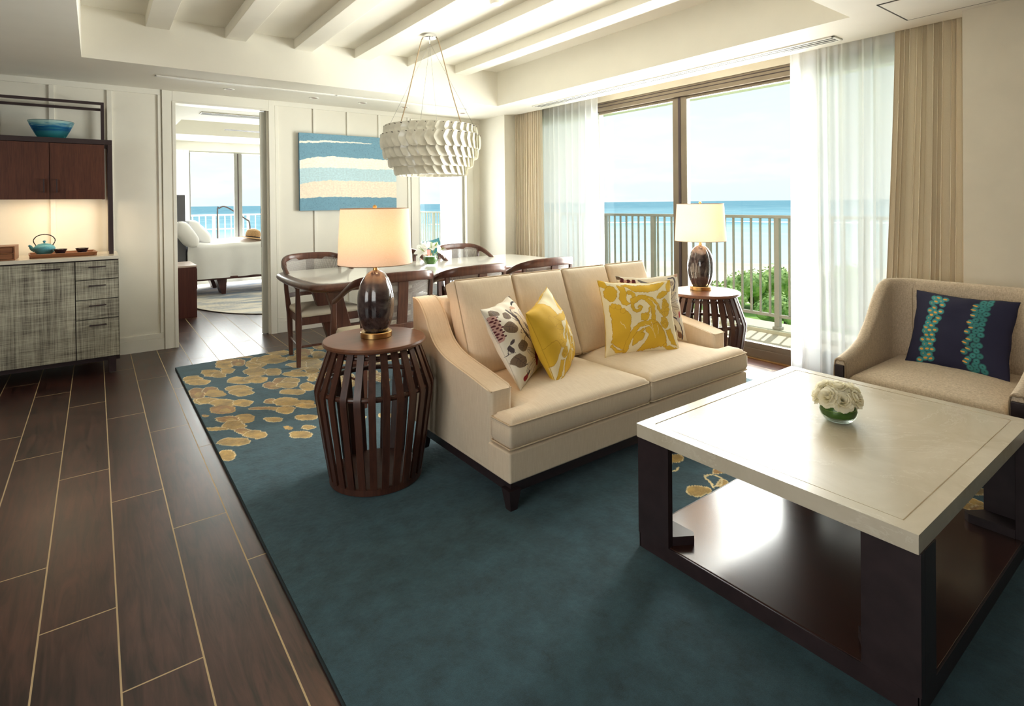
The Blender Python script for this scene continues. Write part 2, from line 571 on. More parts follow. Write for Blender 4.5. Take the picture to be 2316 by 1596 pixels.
def box(bm, x0, x1, y0, y1, z0, z1, bev=0.0, seg=2, mtx=None):
    vs = [bm.verts.new(p) for p in ((x0, y0, z0), (x1, y0, z0), (x1, y1, z0), (x0, y1, z0), (x0, y0, z1), (x1, y0, z1), (x1, y1, z1), (x0, y1, z1))]
    fs = [bm.faces.new([vs[i] for i in q]) for q in ((3, 2, 1, 0), (4, 5, 6, 7), (0, 1, 5, 4), (1, 2, 6, 5), (2, 3, 7, 6), (3, 0, 4, 7))]
    if bev:
        es = list({e for f in fs for e in f.edges})
        r = bmesh.ops.bevel(bm, geom=es, offset=bev, segments=seg, profile=0.5, affect='EDGES')
        vs = list({v for f in r['faces'] for v in f.verts} | {v for v in vs if v.is_valid})
    if mtx is not None:
        bmesh.ops.transform(bm, matrix=mtx, verts=[v for v in vs if v.is_valid])
    return vs


def B(*a, **k):
    bm = bmesh.new()
    box(bm, *a, **k)
    return bm


def boxes(lst, bev=0.0):
    bm = bmesh.new()
    for b in lst:
        box(bm, *b, bev=bev)
    return bm


def prism(bm, pts, a0, a1, axis='X', bev=0.0, seg=2):
    """polygon pts extruded along an axis: X -> pts are (y,z); Y -> (x,z); Z -> (x,y)"""
    def P(p, a):
        return {'X': (a, p[0], p[1]), 'Y': (p[0], a, p[1]), 'Z': (p[0], p[1], a)}[axis]
    v0 = [bm.verts.new(P(p, a0)) for p in pts]
    v1 = [bm.verts.new(P(p, a1)) for p in pts]
    f0 = bm.faces.new(v0); f1 = bm.faces.new(v1)
    n = len(pts)
    for i in range(n):
        bm.faces.new((v0[i], v0[(i + 1) % n], v1[(i + 1) % n], v1[i]))
    if bev:
        es = list(f0.edges) + list(f1.edges)
        bmesh.ops.bevel(bm, geom=es, offset=bev, segments=seg, profile=0.5, affect='EDGES')
    return bm


def lathe(bm, prof, n=32, mod=None, caps=True, cx=0, cy=0):
    rings = []
    for r, z in prof:
        ring = []
        for i in range(n):
            t = 2 * PI * i / n
            rr = r * (mod(t, z) if mod else 1.0)
            ring.append(bm.verts.new((cx + rr * math.cos(t), cy + rr * math.sin(t), z)))
        rings.append(ring)
    for a, b in zip(rings, rings[1:]):
        for i in range(n):
            bm.faces.new((a[i], a[(i + 1) % n], b[(i + 1) % n], b[i]))
    if caps:
        if prof[0][0] > 1e-5:
            bm.faces.new(rings[0])
        if prof[-1][0] > 1e-5:
            bm.faces.new(rings[-1])
    return bm


def L(prof, n=32, **k):
    return lathe(bmesh.new(), prof, n, **k)


def sweep(bm, pts, rad, n=8, closed=False, rect=None, up=(0, 0, 1), caps=True):
    """tube (or rectangular bar: rect = list of (w,h) or one pair) along pts"""
    pts = [Vector(p) for p in pts]
    m = len(pts)
    rings = []
    for i, p in enumerate(pts):
        if closed:
            t = (pts[(i + 1) % m] - pts[i - 1])
        else:
            t = pts[min(i + 1, m - 1)] - pts[max(i - 1, 0)]
        t.normalize()
        u = Vector(up)
        if abs(t.dot(u)) > 0.95:
            u = Vector((1, 0, 0)) if abs(t.x) < 0.9 else Vector((0, 1, 0))
        s = t.cross(u).normalized()
        w = s.cross(t).normalized()
        ring = []
        if rect is not None:
            a, b = rect[i] if isinstance(rect, list) else rect
            c = min(a, b) * 0.28
            prof = [(-a + c, -b), (a - c, -b), (a, -b + c), (a, b - c), (a - c, b), (-a + c, b), (-a, b - c), (-a, -b + c)]
            for q in prof:
                ring.append(bm.verts.new(p + s * q[0] + w * q[1]))
        else:
            r = rad[i] if isinstance(rad, (list, tuple)) else rad
            for k in range(n):
                th = 2 * PI * k / n
                ring.append(bm.verts.new(p + s * r * math.cos(th) + w * r * math.sin(th)))
        rings.append(ring)
    k = len(rings[0])
    rng = range(m) if closed else range(m - 1)
    for i in rng:
        a, b = rings[i], rings[(i + 1) % m]
        for j in range(k):
            bm.faces.new((a[j], a[(j + 1) % k], b[(j + 1) % k], b[j]))
    if caps and not closed:
        bm.faces.new(rings[0]); bm.faces.new(rings[-1])
    return bm


def T(pts, rad, **k):
    return sweep(bmesh.new(), pts, rad, **k)


def spline(pts, n=6):
    """Catmull-Rom through pts"""
    P = [Vector(p) for p in pts]
    P = [P[0] * 2 - P[1]] + P + [P[-1] * 2 - P[-2]]
    o = []
    for i in range(1, len(P) - 2):
        for k in range(n):
            t = k / n
            a, b, c, d = P[i - 1], P[i], P[i + 1], P[i + 2]
            o.append(0.5 * ((2 * b) + (c - a) * t + (2 * a - 5 * b + 4 * c - d) * t * t + (3 * b - a - 3 * c + d) * t ** 3))
    o.append(P[-2])
    return o


def grid_mesh(bm, fn, nu, nv, closed_u=False):
    V = [[bm.verts.new(fn(i / nu, j / nv)) for j in range(nv + 1)] for i in range(nu if closed_u else nu + 1)]
    n = nu
    for i in range(n):
        for j in range(nv):
            a, b = V[i], V[(i + 1) % len(V)]
            bm.faces.new((a[j], b[j], b[j + 1], a[j + 1]))
    return V


def ddist(px, py, poly):
    """distance to the outline of a polygon"""
    d = 1e9
    n = len(poly)
    for i in range(n):
        x0, y0 = poly[i]; x1, y1 = poly[(i + 1) % n]
        dx, dy = x1 - x0, y1 - y0
        t = max(0, min(1, ((px - x0) * dx + (py - y0) * dy) / (dx * dx + dy * dy)))
        d = min(d, math.hypot(px - x0 - t * dx, py - y0 - t * dy))
    return d


def inside(px, py, poly):
    c = False
    n = len(poly)
    for i in range(n):
        x0, y0 = poly[i]; x1, y1 = poly[(i + 1) % n]
        if (y0 > py) != (y1 > py) and px < (x1 - x0) * (py - y0) / (y1 - y0) + x0:
            c = not c
    return c


def pad(poly, z0, z1, crown=0.02, r=0.025, step=0.035, crown_r=0.2, bottom_crown=0.0):
    """upholstered pad over a rectilinear outline"""
    def axis(vals):
        s = set()
        v = sorted(set(vals))
        for a, b in zip(v, v[1:]):
            m = max(2, int((b - a) / step))
            for i in range(m + 1):
                s.add(round(a + (b - a) * i / m, 5))
        for a in v:
            for k in (0.25, 0.6, 1.0):
                for sg in (-1, 1):
                    q = a + sg * r * k
                    if v[0] < q < v[-1]:
                        s.add(round(q, 5))
        o = sorted(s)
        res = [o[0]]
        for q in o[1:]:
            if q - res[-1] > r * 0.12 or any(abs(q - a) < 1e-6 for a in v):
                if q - res[-1] <= r * 0.12 and not any(abs(res[-1] - a) < 1e-6 for a in v):
                    res[-1] = q
                else:
                    res.append(q)
        return res
    xs, ys = axis([p[0] for p in poly]), axis([p[1] for p in poly])
    bm = bmesh.new()

    def hgt(d):
        e = (r - math.sqrt(max(0, r * r - (r - d) ** 2))) if d < r else 0.0
        c = 1 - (1 - min(d, crown_r) / crown_r) ** 2
        return e, c
    top, bot = {}, {}

    def vert(i, j):
        if (i, j) not in top:
            d = ddist(xs[i], ys[j], poly)
            e, c = hgt(d)
            top[(i, j)] = bm.verts.new((xs[i], ys[j], z1 - e + crown * c))
            bot[(i, j)] = bm.verts.new((xs[i], ys[j], z0 + e - bottom_crown * c))
        return (i, j)
    cells = set()
    for i in range(len(xs) - 1):
        for j in range(len(ys) - 1):
            if inside((xs[i] + xs[i + 1]) / 2, (ys[j] + ys[j + 1]) / 2, poly):
                cells.add((i, j))
    for i, j in cells:
        q = [vert(i, j), vert(i + 1, j), vert(i + 1, j + 1), vert(i, j + 1)]
        bm.faces.new([top[k] for k in q])
        bm.faces.new([bot[k] for k in reversed(q)])
        for (a, b), nb in (((0, 1), (i, j - 1)), ((1, 2), (i + 1, j)), ((2, 3), (i, j + 1)), ((3, 0), (i - 1, j))):
            if nb not in cells:
                bm.faces.new((top[q[b]], top[q[a]], bot[q[a]], bot[q[b]]))
    return bm


def piping(poly, z, rad=0.0035, inset=0.004):
    cx = sum(p[0] for p in poly) / len(poly); cy = sum(p[1] for p in poly) / len(poly)
    pts = []
    n = len(poly)
    for i in range(n):
        a, b = Vector(poly[i]), Vector(poly[(i + 1) % n])
        for t in (0.02, 0.5, 0.98):
            p = a.lerp(b, t)
            pts.append((p.x, p.y, z))
    return T(pts, rad, n=6, closed=True)


def paint(me, cols):
    a = me.color_attributes.new('Pattern', 'FLOAT_COLOR', 'POINT')
    c = np.ones((len(me.vertices), 4), dtype=np.float32)
    c[:, :3] = cols
    a.data.foreach_set('color', c.ravel())


def lin(r, g, b):
    def f(c):
        c /= 255
        return c / 12.92 if c <= 0.04045 else ((c + 0.055) / 1.055) ** 2.4
    return np.array([f(r), f(g), f(b)])


class Canvas:
    """draws a textile print on sample points (x, y)"""
    def __init__(s, x, y, base):
        s.x, s.y = x, y
        s.c = np.tile(np.array(base, dtype=float), (len(x), 1))

    def wob(s, amp, freq, seed=0):
        s.x = s.x + amp * np.sin(s.y * freq + seed) + amp * 0.6 * np.sin(s.y * freq * 2.3 + s.x * freq * 1.1 + seed * 2)
        s.y = s.y + amp * np.sin(s.x * freq * 1.2 + 1 + seed) + amp * 0.6 * np.sin(s.x * freq * 2.1 - s.y * freq + 2 + seed)

    def fill(s, m, col, a=1.0):
        s.c[m] = s.c[m] * (1 - a) + np.array(col) * a

    def ell(s, cx, cy, a, b, col, rot=0.0, line=None, lw=0.1):
        t = math.radians(rot)
        dx, dy = s.x - cx, s.y - cy
        u = (dx * math.cos(t) + dy * math.sin(t)) / a
        v = (-dx * math.sin(t) + dy * math.cos(t)) / b
        d = u * u + v * v
        if line is not None:
            s.fill(d < (1 + lw) ** 2, line)
        s.fill(d < 1, col)

    def dist(s, pts):
        D = np.full(len(s.x), 1e9); Tt = np.zeros(len(s.x))
        n = len(pts) - 1
        for i in range(n):
            (x0, y0), (x1, y1) = pts[i], pts[i + 1]
            dx, dy = x1 - x0, y1 - y0
            t = np.clip(((s.x - x0) * dx + (s.y - y0) * dy) / (dx * dx + dy * dy + 1e-9), 0, 1)
            d = np.hypot(s.x - x0 - t * dx, s.y - y0 - t * dy)
            m = d < D
            D[m] = d[m]; Tt[m] = (i + t[m]) / n
        return D, Tt

    def stroke(s, pts, w0, w1, col, smooth=True):
        if smooth and len(pts) > 2:
            pts = [(p.x, p.y) for p in spline([(a, b, 0) for a, b in pts], 6)]
        D, t = s.dist(pts)
        s.fill(D < (w0 + (w1 - w0) * t) / 2, col)

    def poly(s, pts, col, line=None, lw=8):
        m = np.zeros(len(s.x), bool)
        n = len(pts)
        for i in range(n):
            (x0, y0), (x1, y1) = pts[i], pts[(i + 1) % n]
            if y0 == y1:
                continue
            k = ((y0 > s.y) != (y1 > s.y)) & (s.x < (x1 - x0) * (s.y - y0) / (y1 - y0) + x0)
            m ^= k
        if line is not None:
            D, _ = s.dist(list(pts) + [pts[0]])
            s.fill(D < lw, line)
        s.fill(m, col)


# ================================================================== ROOM SHELL
YB, ZS, ZC, XP, XG = 5.976, 2.366, 2.735, 3.965, 4.325   # back wall, soffit, coffer, piers, glazing
FX0, FY0 = -3.2, -3.4

struct(obj('floor', B(FX0, 4.42, FY0, 10.6, -0.06, 0.0), m_floor, angle=0))

# ceiling: soffit ring round a coffer, coffer lid, six beams
ce = bmesh.new()
CX0, CX1, CY0, CY1 = -0.065, 3.548, 1.42, 4.982
for b in ((FX0, CX0, FY0, 6.0, ZS, 2.80), (CX1, 4.10, FY0, 6.0, ZS, 2.80), (CX0, CX1, FY0, CY0, ZS, 2.80), (CX0, CX1, CY1, 6.0, ZS, 2.80),
          (CX0 - 0.05, CX1 + 0.05, CY0 - 0.05, CY1 + 0.05, ZC, 2.85), (4.10, 4.5, FY0, 6.0, 2.60, 2.80)):
    box(ce, *b)
ceiling = struct(obj('ceiling', ce, m_ceil, angle=0))
for k in range(6):
    x = 0.318 + 0.538 * k
    obj('beam', B(x, x + 0.155, CY0 + 0.001, CY1 - 0.001, 2.65, ZC + 0.01, bev=0.004), m_ceil, ceiling)

# back wall with a door opening and a narrow window opening
DX0, DX1, DH = 0.600, 1.412, 2.258
WX0, WX1, WH = 3.080, 3.755, 2.247
Y1 = 6.105
struct(obj('wall_back', boxes([
    (FX0, DX0, YB + 0.01, Y1, 0, ZS + 0.1), (DX1, WX0, YB + 0.01, Y1, 0, ZS + 0.1), (WX1, 4.45, YB + 0.01, Y1, 0, ZS + 0.1),
    (DX0, DX1, YB + 0.01, Y1, DH, ZS + 0.1), (WX0, WX1, YB + 0.01, Y1, WH, ZS + 0.1)]), m_wall, angle=0))
rails = [(FX0, DX0 - 0.11, YB - 0.002, YB + 0.012, 2.318, ZS + 0.05), (1.47, WX0 - 0.095, YB - 0.002, YB + 0.012, 2.318, ZS + 0.05), (WX1 + 0.1, 3.97, YB - 0.002, YB + 0.012, 2.318, ZS + 0.05)]
struct(obj('trim_1', boxes(rails, bev=0.002), m_trim))
n_t = 2
for x, w in ((-1.44, 0.035), (-1.06, 0.035), (-0.68, 0.035), (-0.297, 0.035), (0.091, 0.037), (0.465, 0.025), (1.474, 0.030), (1.857, 0.028), (2.222, 0.028), (2.587, 0.028), (2.950, 0.032)):
    struct(obj('trim_%d' % n_t, B(x, x + w, YB - 0.0028, YB + 0.012, 0.151, 2.3175, bev=0.002), m_trim)); n_t += 1
struct(obj('baseboard_back', boxes([(FX0, 0.492, YB - 0.004, YB + 0.012, 0, 0.105), (FX0, 0.492, YB - 0.0015, YB + 0.012, 0.106, 0.150),
                                    (1.475, 2.985, YB - 0.004, YB + 0.012, 0, 0.105), (1.475, 2.985, YB - 0.0015, YB + 0.012, 0.106, 0.150), (3.86, 3.965, YB - 0.004, YB + 0.012, 0, 0.105)], bev=0.002), m_trim))
# door casing and window casing
struct(obj('trim_%d' % n_t, boxes([(0.497, DX0 - 0.022, YB - 0.012, YB + 0.012, 0, ZS - 0.001), (DX0 - 0.024, DX0 + 0.003, YB - 0.018, Y1 + 0.004, 0, DH - 0.003), (DX1, DX1 + 0.058, YB - 0.012, YB + 0.012, 0, ZS - 0.001),
                                   (DX0 - 0.0215, DX1 - 0.0005, YB - 0.012, YB + 0.012, DH + 0.0125, ZS - 0.001), (DX0 - 0.024, DX1 - 0.001, YB - 0.018, Y1 + 0.004, DH - 0.004, DH + 0.012)], bev=0.002), m_trim)); n_t += 1
struct(obj('trim_%d' % n_t, boxes([(WX0 - 0.092, WX0, YB - 0.014, YB + 0.012, 0, WH + 0.06), (WX1, WX1 + 0.10, YB - 0.014, YB + 0.012, 0, WH + 0.06), (WX0 + 0.0005, WX1 - 0.0005, YB - 0.014, YB + 0.012, WH - 0.003, WH + 0.06)], bev=0.003), m_trim)); n_t += 1

# pocket door to the bedroom, mostly slid into the wall
d1 = struct(obj('door_1', B(1.345, 1.60, 6.02, 6.062, 0.005, DH - 0.01, bev=0.002), m_alu))
obj('pull', B(1.3435, 1.347, 6.034, 6.048, 0.88, 1.27), m_darkmetal, d1)
obj('door_edge_strip', B(1.3425, 1.346, 6.018, 6.026, 0.01, DH - 0.02), m_trim, d1)
struct(obj('trim_%d' % n_t, boxes([(1.395, 1.411, 5.99, 6.018, 0, DH), (1.395, 1.411, 6.064, 6.09, 0, DH)]), m_trim)); n_t += 1

# window wall: two piers, lintel above the glazing
struct(obj('wall_window_far', B(XP, 4.46, 5.43, YB + 0.02, 0, ZS + 0.2), m_wall, angle=0))
struct(obj('wall_window_near', B(XP, 4.46, FY0, 0.998, 0, ZS + 0.2), m_wallcover, angle=0))
struct(obj('wall_lintel', B(4.29, 4.46, 0.99, 5.44, 2.352, 2.70), m_wallcover, angle=0))
struct(obj('wall_left', boxes([(FX0 - 0.1, FX0, FY0, -1.15, 0, 2.8), (FX0 - 0.1, FX0, 1.55, 6.1, 0, 2.8), (FX0 - 0.1, FX0, -1.15, 1.55, 0, 0.45), (FX0 - 0.1, FX0, -1.15, 1.55, 2.25, 2.8)]), m_low_bounce, angle=0))
w4 = struct(obj('added_window', boxes([(FX0 - 0.08, FX0 - 0.02, -1.15, -1.09, 0.45, 2.25), (FX0 - 0.08, FX0 - 0.02, 1.49, 1.55, 0.45, 2.25), (FX0 - 0.08, FX0 - 0.02, 0.17, 0.23, 0.45, 2.25), (FX0 - 0.08, FX0 - 0.02, -1.15, 1.55, 0.45, 0.51), (FX0 - 0.08, FX0 - 0.02, -1.15, 1.55, 2.19, 2.25)], bev=0.002), m_bronze))  # made-up window and wall opening, unseen, put in for the side fill lamp
obj('pane', B(FX0 - 0.053, FX0 - 0.047, -1.1, 1.5, 0.5, 2.2), m_pane, w4, angle=0)
struct(obj('wall_rear', B(FX0, 4.5, FY0 - 0.1, FY0, 0, 2.8), m_low_bounce, angle=0))
struct(obj('baseboard_right', B(XP - 0.012, XP + 0.01, FY0, 0.998, 0, 0.10, bev=0.002), m_trim))

# window_1: outer frame, three sliding leaves
w1 = struct(obj('window_1', boxes([(4.30, 4.42, 0.998, 5.43, 2.262, 2.352), (4.325, 4.42, 0.998, 5.43, 0.0, 0.082), (4.30, 4.42, 0.998, 1.06, 0.08, 2.27), (4.30, 4.42, 5.37, 5.43, 0.08, 2.27)], bev=0.003), m_bronze))
obj('track_line', boxes([(4.296, 4.302, 1.0, 5.43, 2.30, 2.306), (4.296, 4.302, 1.0, 5.43, 2.33, 2.336)]), m_darkmetal, w1)
obj('threshold', B(4.300, 4.327, 1.0, 5.43, 0.0, 0.012, bev=0.002), m_brass, w1)
for i, (a, b, x) in enumerate(((1.06, 2.06, 4.385), (2.00, 3.19, 4.355), (3.19, 4.285, 4.355), (4.22, 5.37, 4.385))):
    lf = obj('sash', boxes([(x - 0.022, x + 0.022, a, a + 0.075, 0.082, 2.262), (x - 0.022, x + 0.022, b - 0.075, b, 0.082, 2.262), (x - 0.02, x + 0.02, a, b, 0.082, 0.13), (x - 0.02, x + 0.02, a, b, 2.235, 2.262)], bev=0.002), m_bronze if i in (1, 2) else m_alu, w1)
    if i == 2:
        obj('stile_cover', B(x - 0.027, x - 0.0225, b - 0.072, b - 0.004, 0.085, 2.255, bev=0.001), m_alu, lf)
    if i == 1:
        obj('stile_cover', B(x - 0.022, x + 0.02, b - 0.083, b - 0.0755, 0.13, 2.235), m_alu, lf)
    obj('pane', B(x - 0.003, x + 0.003, a + 0.07, b - 0.07, 0.125, 2.24), m_pane, lf, angle=0)
    if i == 1:
        for zc in (1.60, 0.885):
            hb = B(x - 0.075, x - 0.02, a + 0.02, a + 0.052, zc - 0.07, zc + 0.03, bev=0.006)
            box(hb, x - 0.072, x - 0.03, a + 0.005, a + 0.06, zc + 0.03, zc + 0.06, bev=0.006)
            obj('latch', hb, m_darkmetal, lf)
obj('black_seal', B(4.329, 4.335, 3.178, 3.202, 0.1, 2.26), m_darkmetal, w1)

# window_2 in the back wall
w2 = struct(obj('window_2', boxes([(WX0, WX0 + 0.055, 6.03, 6.09, 0, WH), (WX1 - 0.03, WX1, 6.03, 6.09, 0, WH), (WX0, WX1, 6.03, 6.09, WH - 0.05, WH), (WX0, WX1, 6.03, 6.09, 0, 0.06)], bev=0.002), m_alu))
obj('seal', B(WX0 - 0.001, WX0 + 0.012, 6.015, 6.032, 0, WH), m_darkmetal, w2)
obj('pane', B(WX0 + 0.05, WX1 - 0.03, 6.057, 6.062, 0.05, WH - 0.05), m_pane, w2, angle=0)

# ---- bedroom beyond the door
BX0, BX1, BY1 = 0.42, 3.03, 10.45
struct(obj('wall_bedroom_left', B(BX0 - 0.1, BX0, Y1, BY1 + 0.1, 0, 2.8), m_bedwall, angle=0))
struct(obj('wall_bedroom_right', B(BX1, BX1 + 0.12, Y1, BY1 + 0.1, 0, 2.8), m_bedwall, angle=0))
struct(obj('wall_bedroom_window', boxes([(BX0, BX1, BY1 - 0.02, BY1 + 0.1, 2.215, 2.8), (BX0, 1.05, BY1 - 0.02, BY1 + 0.1, 0, 2.214)]), m_bedwall, angle=0))
bc = bmesh.new()
for b in ((BX0, BX1, Y1, 7.88, ZS, 2.8), (BX0, BX1, 9.45, BY1, ZS, 2.8), (BX0, 0.857, 7.88, 9.45, ZS, 2.8), (2.75, BX1, 7.88, 9.45, ZS, 2.8), (0.8, 2.8, 7.8, 9.5, 2.70, 2.8)):
    box(bc, *b)
struct(obj('ceiling_bedroom', bc, m_bedwall, angle=0))
w3 = struct(obj('window_3', boxes([(1.05, BX1, BY1, BY1 + 0.08, 2.19, 2.215), (1.05, BX1, BY1, BY1 + 0.08, 0, 0.09), (1.10, 1.19, BY1, BY1 + 0.08, 0.09, 2.2), (2.95, BX1, BY1, BY1 + 0.08, 0.09, 2.2)], bev=0.002), m_alu))
m_bedframe = plain('bedroom_window_frame', (0.25, 0.245, 0.22), 0.4, 0.2)
for a, b in ((1.19, 1.958), (1.962, 2.95)):
    s = obj('sash', boxes([(a, a + 0.06, BY1 - 0.03, BY1 + 0.02, 0.09, 2.19), (b - 0.06, b, BY1 - 0.03, BY1 + 0.02, 0.09, 2.19)], bev=0.002), m_bedframe, w3)
    obj('pane', B(a + 0.05, b - 0.05, BY1 - 0.006, BY1, 0.09, 2.19), m_pane, s, angle=0)
obj('seal', B(1.952, 1.968, BY1 - 0.034, BY1 - 0.028, 0.09, 2.19), m_darkmetal, w3)


# ================================================================== OUTSIDE
struct(obj('balcony_floor', boxes([(4.42, 5.38, 0.4, 11.72, -0.2, -0.03), (0.0, 4.42, 10.6, 11.72, -0.2, -0.03), (3.15, 4.42, 6.1, 10.6, -0.2, -0.03)]), m_deck, angle=0))
struct(obj('balcony_kerb', boxes([(5.38, 5.77, 0.4, 11.95, -0.4, 0.004), (0.0, 5.38, 11.5, 11.95, -0.4, 0.004)], bev=0.004), m_kerb))
struct(obj('balcony_roof', boxes([(4.46, 5.70, 0.2, 6.3, 2.49, 2.72)]), m_white_paint, angle=0))


def railing(label, p0, p1, posts, nb, mat):
    """top and bottom rail, posts and balusters between p0 and p1"""
    a, b = Vector((*p0, 0)), Vector((*p1, 0))
    d = (b - a); ln = d.length; d.normalize()
    t = thing('balcony_railing', label, 'railing', (p0[0], p0[1], 0.004), math.atan2(d.y, d.x))
    zz = -0.004
    obj('top_rail', B(0, ln, -0.03, 0.03, 1.118 + zz, 1.15 + zz, bev=0.006), mat, t)
    obj('bottom_rail', B(0, ln, -0.018, 0.018, 0.125 + zz, 0.155 + zz, bev=0.003), mat, t)
    for s in posts:
        p = obj('post', B(s - 0.026, s + 0.026, -0.024, 0.024, 0, 1.12, bev=0.003), mat, t)
        fp = obj('post_foot', B(s - 0.042, s + 0.042, -0.038, 0.038, 0, 0.03, bev=0.008), mat, p)
    gap = ln / nb
    for i in range(nb):
        s = (i + 0.5) * gap
        if min(abs(s - q) for q in posts) > 0.05:
            obj('baluster', B(s - 0.009, s + 0.009, -0.009, 0.009, 0.15, 1.12), mat, t, angle=0)
    return t


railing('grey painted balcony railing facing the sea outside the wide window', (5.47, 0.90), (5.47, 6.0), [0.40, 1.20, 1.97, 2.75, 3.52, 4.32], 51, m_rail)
railing('pale terrace railing seen through the narrow window behind the dining table', (5.47, 6.05), (5.47, 11.55), [0.1, 1.3, 2.6, 3.9, 5.3], 55, m_rail2)
railing('white terrace railing seen through the bedroom window beyond the bed', (5.40, 11.6), (0.3, 11.6), [0.1, 1.2, 2.12, 3.05, 3.64, 4.6], 48, m_rail2)

sp = thing('grab_rail', 'bent chrome grab rail on the terrace beyond the bed', 'handrail', (1.76, 11.2, -0.03))
obj('tube', T(spline([(0, 0, 0), (0, 0, 1.2), (0.03, 0, 1.29), (0.15, 0, 1.31), (0.46, 0, 1.09), (0.53, 0, 1.0), (0.54, 0, 0.6), (0.54, 0, 0.0)], 5), 0.012), m_darkmetal, sp)
for x in (0, 0.54):
    obj('flange', L([(0.05, 0), (0.05, 0.012), (0.02, 0.02)], 16, cx=x), m_chrome, sp)

# terrace chair with teal and coral cushions beyond the narrow window
tch = thing('terrace_chair', 'wooden terrace chair outside the narrow window holding two bright cushions', 'chair', (3.90, 7.05, -0.03), 0.5)
obj('seat', B(-0.28, 0.28, -0.27, 0.27, 0.36, 0.40, bev=0.01), m_walnut, tch)
obj('backrest', B(-0.28, 0.28, 0.25, 0.29, 0.42, 0.70, bev=0.01), m_walnut, tch)
for sx in (-0.25, 0.25):
    for sy in (-0.24, 0.25):
        obj('leg', B(sx - 0.02, sx + 0.02, sy - 0.02, sy + 0.02, 0, 0.37 if sy < 0 else 0.72), m_walnut, tch)


# land, shrubs, sea
GZ = -5.0
def disc(r0, r1, z, n=96):
    bm = bmesh.new()
    a = [bm.verts.new((r0 * math.cos(2 * PI * i / n), r0 * math.sin(2 * PI * i / n), z)) for i in range(n)]
    b = [bm.verts.new((r1 * math.cos(2 * PI * i / n), r1 * math.sin(2 * PI * i / n), z)) for i in range(n)]
    for i in range(n):
        bm.faces.new((a[i], a[(i + 1) % n], b[(i + 1) % n], b[i]))
    return bm
struct(obj('ground_lawn', disc(0.5, 37, GZ), m_lawn, angle=0))
struct(obj('beach', disc(36, 62, GZ - 0.15), m_sand, angle=0))
struct(obj('sea', disc(50, 24000, GZ - 0.3, 128), m_sea, angle=0))
rs = random.Random(11)


def shrub(name, label, x, y, r, h, seed):
    rr = random.Random(seed)
    bm = bmesh.new()
    blobs = [(rr.uniform(-.6, .6) * r, rr.uniform(-.6, .6) * r, rr.uniform(0.35, 0.85) * h, rr.uniform(.35, .6) * r) for _ in range(9)]
    for i in range(1500):
        bx, by, bz, br = rr.choice(blobs)
        v = Vector((rr.gauss(0, 1), rr.gauss(0, 1), abs(rr.gauss(0, 1)) * 0.9)).normalized()
        p = Vector((bx, by, bz)) + v * br * rr.uniform(.8, 1.05)
        s = rr.uniform(0.07, 0.15)
        n = (v + Vector((rr.gauss(0, .5), rr.gauss(0, .5), rr.gauss(0, .5)))).normalized()
        t = n.cross(Vector((rr.random(), rr.random(), rr.random()))).normalized()
        w = n.cross(t)
        q = [p + t * s, p + w * s * .5, p - t * s, p - w * s * .5]
        bm.faces.new([bm.verts.new(c) for c in q])
    for bx, by, bz, br in blobs:
        m4 = Matrix.Translation((bx, by, bz)) @ Matrix.Diagonal((br * .85, br * .85, br * .8, 1))
        bmesh.ops.create_icosphere(bm, subdivisions=2, radius=1, matrix=m4)
    t = thing(name, label, 'shrub', (x, y, GZ), 0, 'shrubs below the balcony')
    obj('foliage', bm, m_leaf, t, angle=0)
    obj('stem', L([(0.09, 0), (0.06, h * 0.5)], 8), m_walnut, t)


for i, (x, y, r, h, nm) in enumerate(((30.5, 17.5, 1.9, 2.0, 'leafy green shrub below the balcony, just left of the thick railing post'),
                                      (25.6, 16.9, 1.7, 1.6, 'bushy green shrub below the balcony, seen between balusters by the far side table'),
                                      (32.5, 13.2, 2.0, 2.4, 'tall green shrub below the balcony behind the thick railing post'),
                                      (26.5, 10.2, 1.8, 1.6, 'green shrub low below the balcony, nearest the kerb'),
                                      (27.0, 13.8, 1.5, 1.3, 'green shrub glimpsed through the slats of the far side table'))):
    shrub('garden_shrub', nm, x, y, r, h, 40 + i)


# ================================================================== CURTAINS
def curtain_bm(y0, y1, x, z0, z1, folds, amp, nz=14, flare=(0, 0), seed=0, per=14, cusp=0.08, top_amp=0.6):
    rr = random.Random(seed)
    nu = folds * per
    ph = [rr.uniform(-0.25, 0.25) for _ in range(folds + 2)]
    am = [rr.uniform(0.7, 1.2) for _ in range(folds + 2)]
    bm = bmesh.new()

    def fn(u, v):
        k = u * folds
        i = int(k)
        fr = k - i
        p = k + (ph[i] * (1 - fr) + ph[i + 1] * fr) + 0.10 * math.sin(2.2 * v + i)
        a = amp * (am[i] * (1 - fr) + am[i + 1] * fr) * (top_amp + (1 - top_amp) * v)
        e0, e1 = flare
        yy = y0 + e0 * v ** 1.3 + (y1 + e1 * v ** 1.3 - y0 - e0 * v ** 1.3) * u
        s = math.sin(2 * PI * p)
        return (x + a * s, yy + cusp * a * math.sin(4 * PI * p), z1 + (z0 - z1) * v)
    grid_mesh(bm, fn, nu, nz)
    return bm


